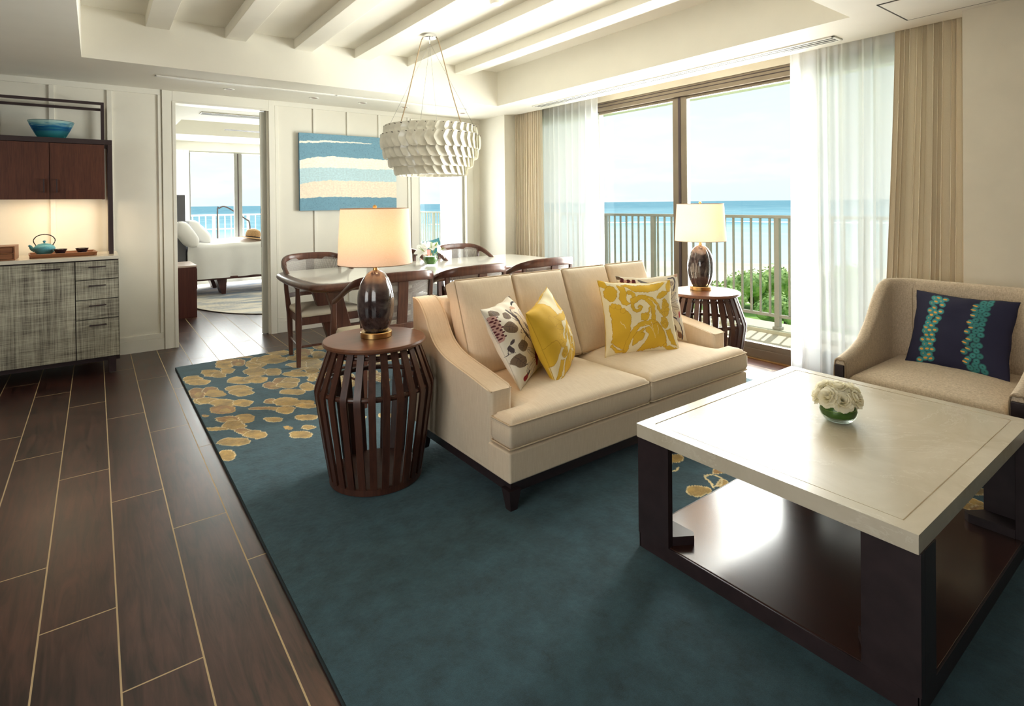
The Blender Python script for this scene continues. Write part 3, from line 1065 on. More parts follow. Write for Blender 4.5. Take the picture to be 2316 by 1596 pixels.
def curtain(name, label, cat, y0, y1, x, folds, amp, mat, z1=2.56, z0=0.015, hem=True, **k):
    t = thing(name, label, cat, (x, (y0 + y1) / 2, z0), 0)
    yo = (y0 + y1) / 2
    c = obj('cloth', curtain_bm(y0 - yo, y1 - yo, 0, 0, z1 - z0, folds, amp, **k), mat, t, angle=60)
    if hem:
        kk = dict(k); kk.pop('nz', None)
        bm = curtain_bm(y0 - yo, y1 - yo, -0.003, 0, z1 - z0, folds, amp, nz=40, **kk)
        bmesh.ops.delete(bm, geom=[v for v in bm.verts if v.co.z > 0.20], context='VERTS')
        obj('hem', bm, m_hem, c, angle=60)
    obj('rail', B(-0.012, 0.012, y0 - yo, y1 - yo, z1 - z0, z1 - z0 + 0.03), m_white_paint, t)
    return t


curtain('drape', 'beige pleated drape hanging beside the corner pier by the dining table', 'curtain', 4.965, 5.42, 4.15, 13, 0.055, m_drape, hem=False, cusp=0.25, flare=(0.0, 0.0), seed=3)
curtain('sheer_curtain', 'white sheer curtain by the dining end of the wide window', 'curtain', 4.135, 5.22, 4.225, 11, 0.032, m_sheer, seed=5, flare=(0.0, 0.0))
curtain('sheer_curtain', 'white sheer curtain hanging behind the tweed armchair', 'curtain', 1.33, 2.112, 4.215, 8, 0.034, m_sheer, seed=8, flare=(0.0, 0.0))
curtain('drape', 'beige pleated drape hanging behind the tweed armchair beside the bare wall', 'curtain', 1.005, 1.375, 4.115, 13, 0.040, m_drape, hem=False, cusp=0.16, flare=(0.0, 0.10), seed=9)
# bedroom curtain
t = thing('sheer_curtain', 'bluish sheer curtain in the bedroom above the white pillows', 'curtain', (1.10, 10.30, 0.02))
cb = curtain_bm(-0.13, 0.12, 0, 0, 2.19, 4, 0.03, seed=4)
bmesh.ops.rotate(cb, verts=cb.verts[:], cent=(0, 0, 0), matrix=Matrix.Rotation(-PI / 2, 3, 'Z'))
obj('cloth', cb, m_sheer, t, angle=60)
obj('rail', B(-0.13, 0.12, -0.01, 0.01, 2.19, 2.215), m_white_paint, t)
t = thing('sheer_curtain', 'narrow white sheer curtain in the slim window behind the dining chairs', 'curtain', (3.66, 6.20, 0.02))
cb = curtain_bm(-0.16, 0.16, 0, 0, 2.2, 6, 0.018, seed=6)
bmesh.ops.rotate(cb, verts=cb.verts[:], cent=(0, 0, 0), matrix=Matrix.Rotation(-PI / 2, 3, 'Z'))
obj('cloth', cb, m_sheer, t, angle=60)
obj('rail', B(-0.16, 0.16, -0.01, 0.01, 2.2, 2.225), m_white_paint, t)


# ================================================================== CEILING FITTINGS
def slot_vent(label, x0, x1, y0, y1, nslot, along):
    t = thing('linear_air_vent', label, 'vent', ((x0 + x1) / 2, (y0 + y1) / 2, ZS))
    a, b = (x1 - x0) / 2, (y1 - y0) / 2
    e = 0.016 if along == 'Y' else 0.010
    f = boxes([(-a, a, -b, -b + e, -0.010, 0.0), (-a, a, b - e, b, -0.010, 0.0), (-a, -a + e, -b, b, -0.010, 0.0), (a - e, a, -b, b, -0.010, 0.0)], bev=0.002)
    obj('frame', f, m_white_paint, t)
    obj('recess', B(-a + e, a - e, -b + e, b - e, -0.0085, -0.001), m_slot, t)
    for i in range(nslot):
        s = (i + 1) / (nslot + 1)
        if along == 'Y':
            xx = -a + 2 * a * s
            obj('vane', B(xx - 0.006, xx + 0.006, -b + e, b - e, -0.0105, -0.003), m_white_paint, t)
        else:
            yy = -b + 2 * b * s
            obj('vane', B(-a + e, a - e, yy - 0.0025, yy + 0.0025, -0.0105, -0.003), m_white_paint, t)
    if along == 'Y':
        obj('joint', B(-a, a, -0.01, 0.01, -0.0105, -0.003), m_white_paint, t)
    else:
        obj('joint', B(-0.01, 0.01, -b, b, -0.0105, -0.003), m_white_paint, t)
    return t


slot_vent('long white slot air vent in the ceiling above the wide window', 3.853, 3.985, 1.64, 4.76, 2, 'Y')
slot_vent('long thin slot air vent in the ceiling along the panelled wall', 0.40, 3.36, 5.325, 5.365, 1, 'X')
slot_vent('slot air vent in the bedroom ceiling seen through the doorway', 0.97, 2.3, 7.10, 7.29, 1, 'X')


def downlight(label, x, y):
    t = thing('downlight', label, 'ceiling light', (x, y, ZS), 0, 'recessed downlights along the panelled wall')
    obj('ring', L([(0.040, 0.0), (0.046, -0.001), (0.044, -0.005), (0.031, -0.003), (0.029, 0.0)], 24, caps=False), m_white_paint, t)
    obj('lens', L([(0.0, -0.0015), (0.030, -0.0015)], 24, caps=False), plain('downlight_recess', (0.18, 0.09, 0.06), 0.4), t)


for x, lb in ((0.99, 'recessed downlight in the ceiling above the bedroom doorway'), (1.755, 'recessed downlight above the upper corner of the blue painting nearest the door'),
              (2.257, 'recessed downlight above the middle of the blue painting'), (2.736, 'recessed downlight behind the pendant lamp cords'),
              (3.485, 'recessed downlight in the corner over the narrow window')):
    downlight(lb, x, 5.605)

ap = thing('access_panel', 'flush white access panel in the ceiling beside the beige drape', 'ceiling panel', (3.67, 0.85, ZS))
obj('lid', B(-0.212, 0.212, -0.385, 0.385, -0.004, 0.0, bev=0.001), m_ceil, ap)
obj('frame', boxes([(-0.222, -0.214, -0.395, 0.395, -0.003, 0.001), (0.214, 0.222, -0.395, 0.395, -0.003, 0.001), (-0.222, 0.222, -0.395, -0.387, -0.003, 0.001), (-0.222, 0.222, 0.387, 0.395, -0.003, 0.001)]), m_slot, ap)
sd = thing('smoke_detector', 'small white smoke detector on the ceiling between two beams', 'smoke detector', (2.28, 3.20, ZC))
obj('body', L([(0.05, 0.0), (0.05, -0.02), (0.038, -0.035), (0.0, -0.036)], 24), m_white_paint, sd)
obj('grille', L([(0.041, -0.030), (0.043, -0.026), (0.041, -0.022)], 24, caps=False), m_slot, sd)


# ================================================================== PENDANT LAMP
pl = thing('pendant_lamp', 'round tiered pendant lamp of overlapping bone white ceramic tiles', 'pendant lamp', (2.292, 4.20, ZC))
obj('canopy', L([(0.056, 0.0), (0.058, -0.006), (0.058, -0.026), (0.054, -0.031), (0.0, -0.031)], 32), m_chrome, pl)
obj('swivel', T([(0, 0, -0.03), (0, 0, -0.075)], 0.005), m_chrome, pl)
zr = lambda z: z - ZC
for k, (ang, rr_) in enumerate(((-0.5, 0.37), (0.9, 0.37), (2.4, 0.37), (4.0, 0.37))):
    obj('wire', T([(0, 0, -0.07), (rr_ * math.cos(ang), rr_ * math.sin(ang), zr(1.96))], 0.0012, n=5), m_wire, pl)
for sx, sy in ((-0.80, 0.60), (0.80, -0.60)):
    p0 = Vector((sx * 0.055, sy * 0.055, -0.015))
    pts = spline([p0, p0 + Vector((sx * 0.03, sy * 0.03, -0.08)), Vector((sx * 0.19, sy * 0.19, zr(2.22))), Vector((sx * 0.27, sy * 0.27, zr(1.94)))], 8)
    obj('cord', T(pts, 0.0045, n=6), plain('cord_beige', (0.42, 0.31, 0.19), 0.8), pl)
for rr_, zz in ((0.372, 1.945), (0.398, 1.865), (0.385, 1.78), (0.345, 1.70), (0.30, 1.62)):
    pts = [(rr_ * 0.965 * math.cos(2 * PI * i / 48), rr_ * 0.965 * math.sin(2 * PI * i / 48), zr(zz)) for i in range(48)]
    obj('hoop', T(pts, 0.005, n=6, closed=True), m_white_paint, pl)


def tile_bm(bm, R, zt, zb, phi, width):
    """one slightly kinked, cupped tile hung outside a hoop and lapped over its neighbour"""
    nu, nv = 5, 12

    def sh(u, v, off):
        z = zt + (zb - zt) * v
        # side edges kink: lean one way above, the other way below
        k = 0.42 * (1 - ((v - 0.46) ** 2 + 0.004) ** 0.5 / 0.54)
        s = (u - 0.5) * width - k * width * 0.9
        s *= 1.0
        ang = phi + s / R
        rad = R + 0.022 * (0.5 - u) + 0.008 * math.sin(PI * v) + off - 0.004 * math.cos(PI * (u - 0.5) * 2)
        ed = min(v, 1 - v)
        if ed < 0.07:
            zc = (2 * u - 1) ** 6 * 0.007
            z += zc if v > 0.5 else -zc
        return Vector((rad * math.cos(ang), rad * math.sin(ang), z))
    front = [[bm.verts.new(sh(i / nu, j / nv, 0.0)) for j in range(nv + 1)] for i in range(nu + 1)]
    back = [[bm.verts.new(sh(i / nu, j / nv, -0.006)) for j in range(nv + 1)] for i in range(nu + 1)]
    for i in range(nu):
        for j in range(nv):
            bm.faces.new((front[i][j], front[i + 1][j], front[i + 1][j + 1], front[i][j + 1]))
            bm.faces.new((back[i][j + 1], back[i + 1][j + 1], back[i + 1][j], back[i][j]))
    for j in range(nv):
        bm.faces.new((front[0][j + 1], front[0][j], back[0][j], back[0][j + 1]))
        bm.faces.new((front[nu][j], front[nu][j + 1], back[nu][j + 1], back[nu][j]))
    for i in range(nu):
        bm.faces.new((front[i][0], front[i + 1][0], back[i + 1][0], back[i][0]))
        bm.faces.new((front[i + 1][nv], front[i][nv], back[i][nv], back[i + 1][nv]))


tiers = [(0.376, 1.958, 1.845, 35), (0.402, 1.886, 1.757, 36), (0.382, 1.800, 1.677, 35), (0.340, 1.722, 1.606, 32), (0.292, 1.650, 1.540, 28)]
tiles = []
to_cam = math.atan2(0 - 4.20, 0 - 2.292)
for ti, (R, zt, zb, n) in enumerate(tiers):
    for i in range(n):
        phi = 2 * PI * (i + 0.5 * (ti % 2)) / n
        dlt = abs((phi - to_cam + PI) % (2 * PI) - PI)
        tiles.append((dlt, R, zr(zt), zr(zb), phi, 2 * PI * R / n * 1.30, ti))
tiles.sort(key=lambda q: q[0])
rest = bmesh.new()
for k, (dlt, R, zt, zb, phi, wd, ti) in enumerate(tiles):
    if k < 90:
        bm = bmesh.new()
        tile_bm(bm, R, zt, zb, phi, wd)
        tl = obj('ceramic_tile', bm, m_ceramic, pl, angle=50)
        if ti < 2:
            c = Vector(((R + 0.012) * math.cos(phi - 0.02), (R + 0.012) * math.sin(phi - 0.02), zt - 0.012))
            dr = Vector((math.cos(phi), math.sin(phi), 0))
            obj('pin', T([c - dr * 0.01, c + dr * 0.008], 0.003, n=6), m_darkmetal, tl)
    else:
        tile_bm(rest, R, zt, zb, phi, wd)
ro = obj('ceramic_tiles', rest, m_ceramic, pl, angle=50)
ro['kind'] = 'stuff'


# ================================================================== PAINTING
pa = thing('painting', 'blue, white and sand striped abstract canvas hung on the panelled wall', 'painting', (2.243, YB - 0.003, 1.243))
pw, ph = 1.083, 0.812
bm = bmesh.new()
NX, NZ = 420, 320
V = grid_mesh(bm, lambda u, v: (-pw / 2 + pw * u, -0.034, ph * v), NX, NZ)
me = mesh_from_bm('canvas', bm, m_canvas, 0)
co = np.empty(len(me.vertices) * 3); me.vertices.foreach_get('co', co); co = co.reshape(-1, 3)
u = (co[:, 0] + pw / 2) / pw; v = 1 - co[:, 2] / ph
rg = np.random.default_rng(3)
jit = np.array([0.010 * mnoise.noise((a * 24, b * 6, 0.3)) + 0.004 * mnoise.noise((a * 90, b * 40, 2.3)) for a, b in zip(u, v)])
spk = np.array([mnoise.noise((a * 60, b * 60, 5.1)) for a, b in zip(u, v)])
vv = v + jit
ip = lambda a, b, c: np.interp(u, [0, 0.12, 0.3, 0.6, 1.0], [a, (a + 2 * b) / 3, b, (b + c) / 2, c])
BL, PB, WH_, SD = lin(112, 155, 176), lin(184, 212, 220), lin(246, 240, 226), lin(240, 224, 204)
c = np.tile(BL, (len(u), 1))
s1 = np.interp(u, [0, 0.3, 0.75], [0.108, 0.080, 0.088]); s2 = np.interp(u, [0, 0.3, 0.72, 0.8], [0.136, 0.104, 0.094, 0.06])
c[(vv > s1) & (vv < s2)] = WH_
c[vv > ip(0.355, 0.288, 0.308)] = WH_
c[vv > ip(0.465, 0.435, 0.445)] = PB
c[vv > ip(0.660, 0.606, 0.614)] = SD
c[vv > ip(0.845, 0.822, 0.835)] = BL
c *= (1 + 0.16 * np.clip(spk, -1, 1))[:, None] * np.where((c[:, 2] > 0.5)[:, None] & (c[:, 0] > 0.5)[:, None], 1.0, 1.0)
dk = (spk > 0.42) & (c[:, 0] < 0.2)
c[dk] *= 0.72
paint(me, np.clip(c, 0, 1))
obj('canvas_face', me, m_canvas, pa)
obj('canvas_edge', B(-pw / 2, pw / 2, -0.033, 0.0, 0, ph, bev=0.001), plain('canvas_edge_blue', tuple(lin(70, 125, 158)), 0.8, var=0.2, scale=30), pa)


# ================================================================== SIDEBOARD AND WALL SHELF
SX0, SX1 = -1.13, 0.143
sb = thing('sideboard', 'low sideboard with grey woven fronts, dark legs and pale stone top', 'sideboard', (0, 5.385, 0))
yb = 0.55
obj('body', boxes([(SX0, SX1 - 0.002, 0.012, yb, 0.128, 0.888)]), m_dark, sb)
obj('end_panel', B(SX1 - 0.004, SX1, 0.0, yb, 0.136, 0.886), m_raffia, sb)
obj('top', B(SX0 - 0.005, SX1 + 0.002, -0.006, yb + 0.02, 0.893, 0.921, bev=0.003), m_counter, sb)
for x0, x1 in ((-0.60, -0.1325), (SX0 + 0.004, -0.604)):
    d = obj('door', B(x0, x1, -0.008, 0.012, 0.137, 0.884, bev=0.001), m_raffia, sb)
    hc = -0.27 if x0 > -0.7 else -0.75
    obj('handle', boxes([(hc - 0.055, hc + 0.055, -0.032, -0.022, 0.838, 0.846), (hc - 0.05, hc - 0.042, -0.03, -0.006, 0.838, 0.846), (hc + 0.042, hc + 0.05, -0.03, -0.006, 0.838, 0.846)], bev=0.001), m_darkmetal, d)
for z0, z1 in ((0.745, 0.884), (0.592, 0.739), (0.440, 0.586), (0.137, 0.434)):
    d = obj('drawer', B(-0.1265, SX1 - 0.006, -0.008, 0.012, z0, z1, bev=0.001), m_raffia, sb)
    zc = z1 - 0.042
    obj('handle', boxes([(-0.048, 0.060, -0.032, -0.022, zc - 0.004, zc + 0.004), (-0.042, -0.034, -0.03, -0.006, zc - 0.004, zc + 0.004), (0.046, 0.054, -0.03, -0.006, zc - 0.004, zc + 0.004)], bev=0.001), m_darkmetal, d)
for x in (0.07, -1.11):
    for y in (0.0, yb - 0.07):
        lg = obj('leg', B(x, x + 0.048, y, y + 0.05, 0.008, 0.130), m_dark, sb)
        obj('foot', B(x + 0.01, x + 0.038, y + 0.01, y + 0.04, 0.0, 0.008), m_chrome, lg)
obj('plinth_rail', B(SX0, SX1, 0.02, 0.05, 0.100, 0.130), m_dark, sb)

# open metal frame with a hanging two-door cupboard
sh = thing('wall_shelf_unit', 'dark metal shelf frame with a two door teak cupboard above the sideboard', 'shelf unit', (0, 5.575, 0.921))
z_ = lambda z: z - 0.921
RX0, RX1 = -0.70, 0.116
for x0 in (RX0, RX1 - 0.030):
    for y0 in (0.0, 0.355):
        obj('post', B(x0, x0 + 0.030, y0, y0 + 0.022, 0.0, z_(1.806), bev=0.002), m_darkmetal, sh)
obj('shelf', boxes([(RX0, RX1, 0.0, 0.378, z_(1.806), z_(1.846))], bev=0.003), m_darkmetal, sh)
obj('crossbar', B(RX1 - 0.026, RX1 - 0.004, 0.02, 0.357, z_(1.775), z_(1.797)), m_darkmetal, sh)
for x0 in (-0.64, 0.046):
    for y0 in (0.0, 0.35):
        obj('upper_post', B(x0, x0 + 0.020, y0, y0 + 0.02, z_(1.846), z_(2.125), bev=0.001), m_darkmetal, sh)
for y0 in (0.0, 0.35):
    obj('upper_bar', B(-0.64, 0.066, y0, y0 + 0.02, z_(2.125), z_(2.146), bev=0.001), m_darkmetal, sh)
for x0 in (-0.64, 0.046):
    obj('upper_bar', B(x0, x0 + 0.02, 0.02, 0.35, z_(2.125), z_(2.146), bev=0.001), m_darkmetal, sh)
cp = obj('cupboard', boxes([(-0.622, 0.064, 0.016, 0.375, z_(1.384), z_(1.805)), (-0.622, -0.606, 0.016, 0.375, z_(1.368), z_(1.384)), (0.048, 0.064, 0.016, 0.375, z_(1.368), z_(1.384)), (-0.606, 0.048, 0.016, 0.03, z_(1.366), z_(1.384))]), m_cabwood, sh)
for x0, x1, hx in ((-0.622, -0.2805, -0.313), (-0.2765, 0.064, -0.236)):
    d = obj('door', B(x0, x1, -0.002, 0.016, z_(1.366), z_(1.803), bev=0.001), m_cabwood, sh)
    obj('handle', boxes([(hx - 0.004, hx + 0.004, -0.030, -0.022, z_(1.418), z_(1.522)), (hx - 0.004, hx + 0.004, -0.028, 0.0, z_(1.420), z_(1.428)), (hx - 0.004, hx + 0.004, -0.028, 0.0, z_(1.512), z_(1.520))], bev=0.001), m_darkmetal, d)
g = G('led_strip'); em = g.n('Emission'); em.inputs[0].default_value = (1.0, 0.80, 0.56, 1); em.inputs[1].default_value = 9.0
m_strip = g.done(em.outputs[0])
obj('strip_light', B(-0.58, 0.02, 0.10, 0.125, z_(1.377), z_(1.384)), m_strip, sh)
add_light('cupboard_glow', 'AREA', (-0.28, 5.74, 1.372), 2.6, (1.0, 0.74, 0.46), (0, 0.12, -1), shape='RECTANGLE', size=0.6, size_y=0.03)

bo = thing('glass_bowl', 'conical swirled blue glass bowl on the dark metal shelf', 'bowl', (-0.272, 5.745, 1.847))
prof_o = [(0.075, 0.0), (0.082, 0.004), (0.098, 0.030), (0.120, 0.075), (0.138, 0.115), (0.146, 0.138)]
prof_i = [(0.142, 0.138), (0.133, 0.112), (0.114, 0.073), (0.092, 0.030), (0.07, 0.010), (0.0, 0.008)]
obj('bowl_body', L(prof_o + prof_i, 48), m_bowl, bo)
obj('rim', T([(0.144 * math.cos(2 * PI * i / 48), 0.144 * math.sin(2 * PI * i / 48), 0.138) for i in range(48)], 0.0022, n=6, closed=True), plain('bowl_rim_dark', (0.03, 0.07, 0.09), 0.1), bo)
obj('base', L([(0.0, 0.001), (0.076, 0.001), (0.078, 0.006), (0.07, 0.009)], 32, caps=False), plain('bowl_foot', (0.55, 0.8, 0.82), 0.1), bo)

tr = thing('tea_tray', 'long wooden tea tray with flared edges on the sideboard', 'tray', (-0.205, 5.62, 0.922), math.radians(4))
TW, TD = 0.19, 0.125
bm = bmesh.new()
box(bm, -TW, TW, -TD, TD, 0, 0.008)
obj('tray_base', bm, m_boxwood, tr)
for sgn in (-1, 1):
    bm = bmesh.new()
    prism(bm, [(sgn * TD, 0.0), (sgn * (TD + 0.018), 0.028), (sgn * (TD + 0.010), 0.030), (sgn * (TD - 0.006), 0.004)], -TW - 0.012, TW + 0.012, 'X')
    obj('tray_side', bm, m_boxwood, tr)
    bm = bmesh.new()
    prism(bm, [(sgn * TW, 0.0), (sgn * (TW + 0.018), 0.028), (sgn * (TW + 0.010), 0.030), (sgn * (TW - 0.006), 0.004)], -TD - 0.01, TD + 0.01, 'Y')
    obj('tray_side', bm, m_boxwood, tr)

tp = thing('teapot', 'teal cast iron teapot with a black hoop handle on the wooden tray', 'teapot', (-0.322, 5.68, 0.931))
obj('pot_body', L([(0.0, 0.006), (0.040, 0.006), (0.044, 0.010), (0.060, 0.028), (0.067, 0.048), (0.066, 0.060), (0.056, 0.074), (0.045, 0.081), (0.0, 0.081)], 40), m_teal_iron, tp)
obj('lid', L([(0.043, 0.081), (0.041, 0.086), (0.020, 0.092), (0.006, 0.094), (0.005, 0.099), (0.010, 0.104), (0.010, 0.111), (0.005, 0.115), (0.0, 0.1155)], 32), m_teal_iron, tp)
obj('spout', T(spline([(-0.055, 0, 0.040), (-0.075, 0, 0.055), (-0.083, 0, 0.072), (-0.094, 0, 0.081)], 5), [0.017, 0.016, 0.0155, 0.015, 0.0145, 0.014, 0.013, 0.012, 0.011, 0.0105, 0.010, 0.0095, 0.009, 0.0085, 0.008, 0.008], n=14), m_teal_iron, tp)
hp = [(-0.050, 0, 0.076), (-0.064, 0, 0.105), (-0.062, 0, 0.128), (-0.040, 0, 0.152), (0, 0, 0.162), (0.040, 0, 0.152), (0.062, 0, 0.128), (0.064, 0, 0.105), (0.050, 0, 0.076)]
obj('handle', T(spline(hp, 5), 0.0035, n=8), m_blackglaze, tp)
for x in (-0.03, 0.03):
    for y in (-0.02, 0.02):
        obj('foot', L([(0.008, 0.0), (0.009, 0.01)], 8, cx=x, cy=y), m_teal_iron, tp)
for cx_, lb in ((-0.222, 'small black tea cup on a saucer next to the teal teapot'), (-0.088, 'small black tea cup on a saucer at the far end of the tray')):
    cp_ = thing('tea_cup', lb, 'cup', (cx_, 5.60, 0.9355), 0, 'tea cups on the tray')
    obj('cup_body', L([(0.0, 0.004), (0.026, 0.004), (0.028, 0.008), (0.038, 0.032), (0.0435, 0.042), (0.042, 0.043), (0.036, 0.034), (0.026, 0.012), (0.0, 0.010)], 32), m_blackglaze, cp_)
    sc_ = thing('saucer', lb.replace('small black tea cup on a saucer', 'black saucer under the tea cup'), 'saucer', (cx_, 5.60, 0.9305), 0, 'saucers on the tray')
    obj('plate', L([(0.0, 0.0), (0.032, 0.0), (0.048, 0.004), (0.049, 0.006), (0.034, 0.004), (0.0, 0.004)], 32), m_blackglaze, sc_)
wb = thing('drawer_box', 'small wooden box with two drawers on the sideboard', 'box', (-0.575, 5.57, 0.921))
obj('case', boxes([(-0.10, 0.10, -0.132, 0.132, 0, 0.008), (-0.10, 0.10, -0.132, 0.132, 0.094, 0.102), (-0.10, -0.092, -0.132, 0.132, 0.008, 0.094), (0.092, 0.10, -0.132, 0.132, 0.008, 0.094), (-0.092, 0.092, 0.12, 0.132, 0.008, 0.094), (-0.092, 0.092, -0.132, 0.12, 0.048, 0.054)], bev=0.001), m_boxwood, wb)
for z0 in (0.010, 0.056):
    d = obj('drawer', B(-0.090, 0.090, -0.128, 0.11, z0, z0 + 0.036, bev=0.001), m_boxwood, wb)
    bm = bmesh.new()
    pts = [(0.016 * math.cos(PI + PI * i / 12), z0 + 0.036 + 0.016 * math.sin(PI + PI * i / 12)) for i in range(13)]
    prism(bm, pts, -0.1287, -0.1275, 'Y')
    obj('finger_notch', bm, m_slot, d)


# ================================================================== RUG
RX0_, RX1_, RY0_, RY1_ = 0.500, 3.765, -1.2, 5.180
rug = thing('area_rug', 'large teal wool rug with golden blossoms under the sofa and tables', 'rug', (RX0_, RY0_, 0))
nx, ny = 560, 1000
rw, rl = RX1_ - RX0_, RY1_ - RY0_
gx, gy = np.meshgrid(np.linspace(0, rw, nx + 1), np.linspace(0, rl, ny + 1), indexing='ij')
rz_ = np.random.default_rng(8).uniform(-1, 1, gx.size) * 0.0006 + 0.0146
vv_ = np.stack([gx.ravel(), gy.ravel(), rz_], 1)
ii, jj = np.meshgrid(np.arange(nx), np.arange(ny), indexing='ij')
q0 = (ii * (ny + 1) + jj).ravel()
ff_ = np.stack([q0, q0 + ny + 1, q0 + ny + 2, q0 + 1], 1)
me = bpy.data.meshes.new('rug_pile')
me.vertices.add(len(vv_)); me.vertices.foreach_set('co', vv_.ravel())
me.loops.add(ff_.size); me.loops.foreach_set('vertex_index', ff_.ravel())
me.polygons.add(len(ff_)); me.polygons.foreach_set('loop_start', np.arange(0, ff_.size, 4))
me.update(calc_edges=True)
me.materials.append(m_rug)
me.polygons.foreach_set('use_smooth', [True] * len(me.polygons))
co = np.empty(len(me.vertices) * 3); me.vertices.foreach_get('co', co); co = co.reshape(-1, 3)
X, Y_ = co[:, 0] + RX0_, co[:, 1] + RY0_
teal = np.array([0.022, 0.058, 0.078])
cv = Canvas(X, Y_, teal)
cv.wob(0.005, 28, 1); cv.wob(0.0025, 64, 4)
GOLD, CREAM, BRN = lin(200, 160, 82), lin(228, 206, 152), lin(168, 122, 60)
BLOOMS = [(0.7, 4.829, 0.109, 0.056, 98.0), (0.742, 4.74, 0.086, 0.043, 93.0), (0.81, 4.816, 0.09, 0.044, 92.0), (0.568, 4.755, 0.091, 0.051, 107.0), (0.583, 4.641, 0.099, 0.055, 118.0), (0.824, 5.023, 0.133, 0.059, 90.0), (0.924, 5.013, 0.108, 0.048, 89.0), (0.98, 4.641, 0.125, 0.072, 98.0), (1.086, 4.556, 0.1, 0.054, 88.0), (0.837, 4.488, 0.106, 0.063, 109.0), (0.937, 4.442, 0.101, 0.061, 103.0), (1.031, 4.876, 0.129, 0.064, 88.0), (1.092, 4.954, 0.12, 0.071, 97.0), (1.168, 4.936, 0.148, 0.092, 103.0), (0.998, 4.842, 0.078, 0.045, 97.0), (0.99, 5.17, 0.082, 0.034, 134.0), (0.861, 5.163, 0.101, 0.04, 135.0), (1.264, 5.135, 0.115, 0.073, 102.0), (0.548, 4.37, 0.123, 0.049, 90.0), (0.625, 4.369, 0.088, 0.045, 96.0), (0.646, 4.277, 0.088, 0.049, 102.0), (0.794, 4.295, 0.098, 0.055, 124.0), (0.789, 4.193, 0.095, 0.057, 111.0), (0.537, 4.18, 0.067, 0.036, 100.0), (0.575, 4.164, 0.08, 0.046, 117.0), (0.663, 4.039, 0.1, 0.056, 124.0), (0.752, 3.968, 0.079, 0.048, 103.0), (0.629, 3.912, 0.095, 0.056, 114.0), (1.001, 4.208, 0.09, 0.055, 98.0), (1.088, 4.27, 0.093, 0.057, 96.0), (1.138, 4.246, 0.078, 0.05, 97.0), (1.209, 4.383, 0.103, 0.059, 128.0), (1.083, 4.159, 0.084, 0.055, 114.0), (1.073, 3.98, 0.086, 0.053, 124.0), (1.188, 4.027, 0.093, 0.044, 81.0), (0.909, 3.884, 0.055, 0.035, 108.0), (0.99, 3.807, 0.097, 0.063, 111.0), (1.078, 3.709, 0.064, 0.043, 106.0), (0.863, 3.751, 0.112, 0.029, 140.0), (0.944, 3.661, 0.071, 0.047, 104.0), (1.068, 3.651, 0.07, 0.038, 132.0), (0.527, 3.872, 0.025, 0.013, 122.0), (0.707, 3.671, 0.08, 0.047, 102.0), (0.621, 3.716, 0.076, 0.04, 127.0), (0.637, 3.593, 0.083, 0.049, 100.0), (0.548, 3.6, 0.061, 0.024, 136.0), (0.839, 3.537, 0.055, 0.034, 117.0), (1.008, 3.448, 0.072, 0.038, 133.0), (0.66, 3.46, 0.054, 0.033, 113.0), (0.708, 3.372, 0.07, 0.045, 109.0), (0.591, 3.34, 0.088, 0.047, 127.0), (0.879, 3.353, 0.034, 0.018, 87.0), (0.967, 3.289, 0.04, 0.027, 119.0), (0.907, 3.215, 0.069, 0.041, 127.0), (0.53, 3.185, 0.07, 0.037, 94.0), (1.438, 4.994, 0.123, 0.063, 83.0), (1.524, 4.829, 0.117, 0.055, 79.0), (1.345, 4.837, 0.097, 0.062, 119.0), (1.4, 4.705, 0.103, 0.069, 105.0), (1.323, 4.599, 0.128, 0.074, 128.0), (1.406, 4.574, 0.138, 0.06, 78.0), (1.333, 4.395, 0.082, 0.048, 86.0), (1.62, 5.096, 0.11, 0.057, 81.0), (1.254, 3.249, 0.045, 0.033, 115.0), (1.405, 3.175, 0.046, 0.036, 107.0), (1.203, 3.156, 0.034, 0.024, 94.0), (2.306, 1.737, 0.047, 0.035, -179.0), (2.121, 1.481, 0.057, 0.039, 162.0), (2.361, 1.526, 0.035, 0.024, 170.0), (2.267, 1.454, 0.036, 0.025, 4.0), (3.087, 0.724, 0.047, 0.022, 176.0), (2.909, 0.682, 0.05, 0.023, 162.0)]
rr = random.Random(5)
more = []
for cl in range(46):
    cx_, cy_ = rr.uniform(1.25, 3.72), rr.uniform(3.3, 5.1)
    for k in range(rr.randint(3, 6)):
        a = rr.uniform(0, 360); q = rr.uniform(0.03, 0.10)
        more.append((cx_ + q * math.cos(math.radians(a)), cy_ + q * math.sin(math.radians(a)), rr.uniform(0.045, 0.085), rr.uniform(0.03, 0.05), a))
for cl in range(16):
    cx_, cy_ = rr.uniform(2.85, 3.72), rr.uniform(-0.3, 1.2)
    for k in range(rr.randint(2, 4)):
        a = rr.uniform(0, 360); q = rr.uniform(0.03, 0.08)
        more.append((cx_ + q * math.cos(math.radians(a)), cy_ + q * math.sin(math.radians(a)), rr.uniform(0.04, 0.08), rr.uniform(0.025, 0.04), a))
for (bx, by, ba, bb, br) in more + [(q[0], q[1], q[2] * 1.12, q[3] * 1.12, q[4]) for q in BLOOMS]:
    cv.ell(bx, by, ba, bb, CREAM if rr.random() < 0.9 else GOLD, br)
    cv.ell(bx, by, ba - 0.006, max(0.008, bb - 0.006), GOLD * rr.uniform(0.8, 1.05) if rr.random() < 0.8 else BRN, br)
    a = math.radians(br)
    cv.ell(bx - 0.3 * ba * math.cos(a), by - 0.3 * ba * math.sin(a), ba * 0.45, bb * 0.4, GOLD * 0.82, br)
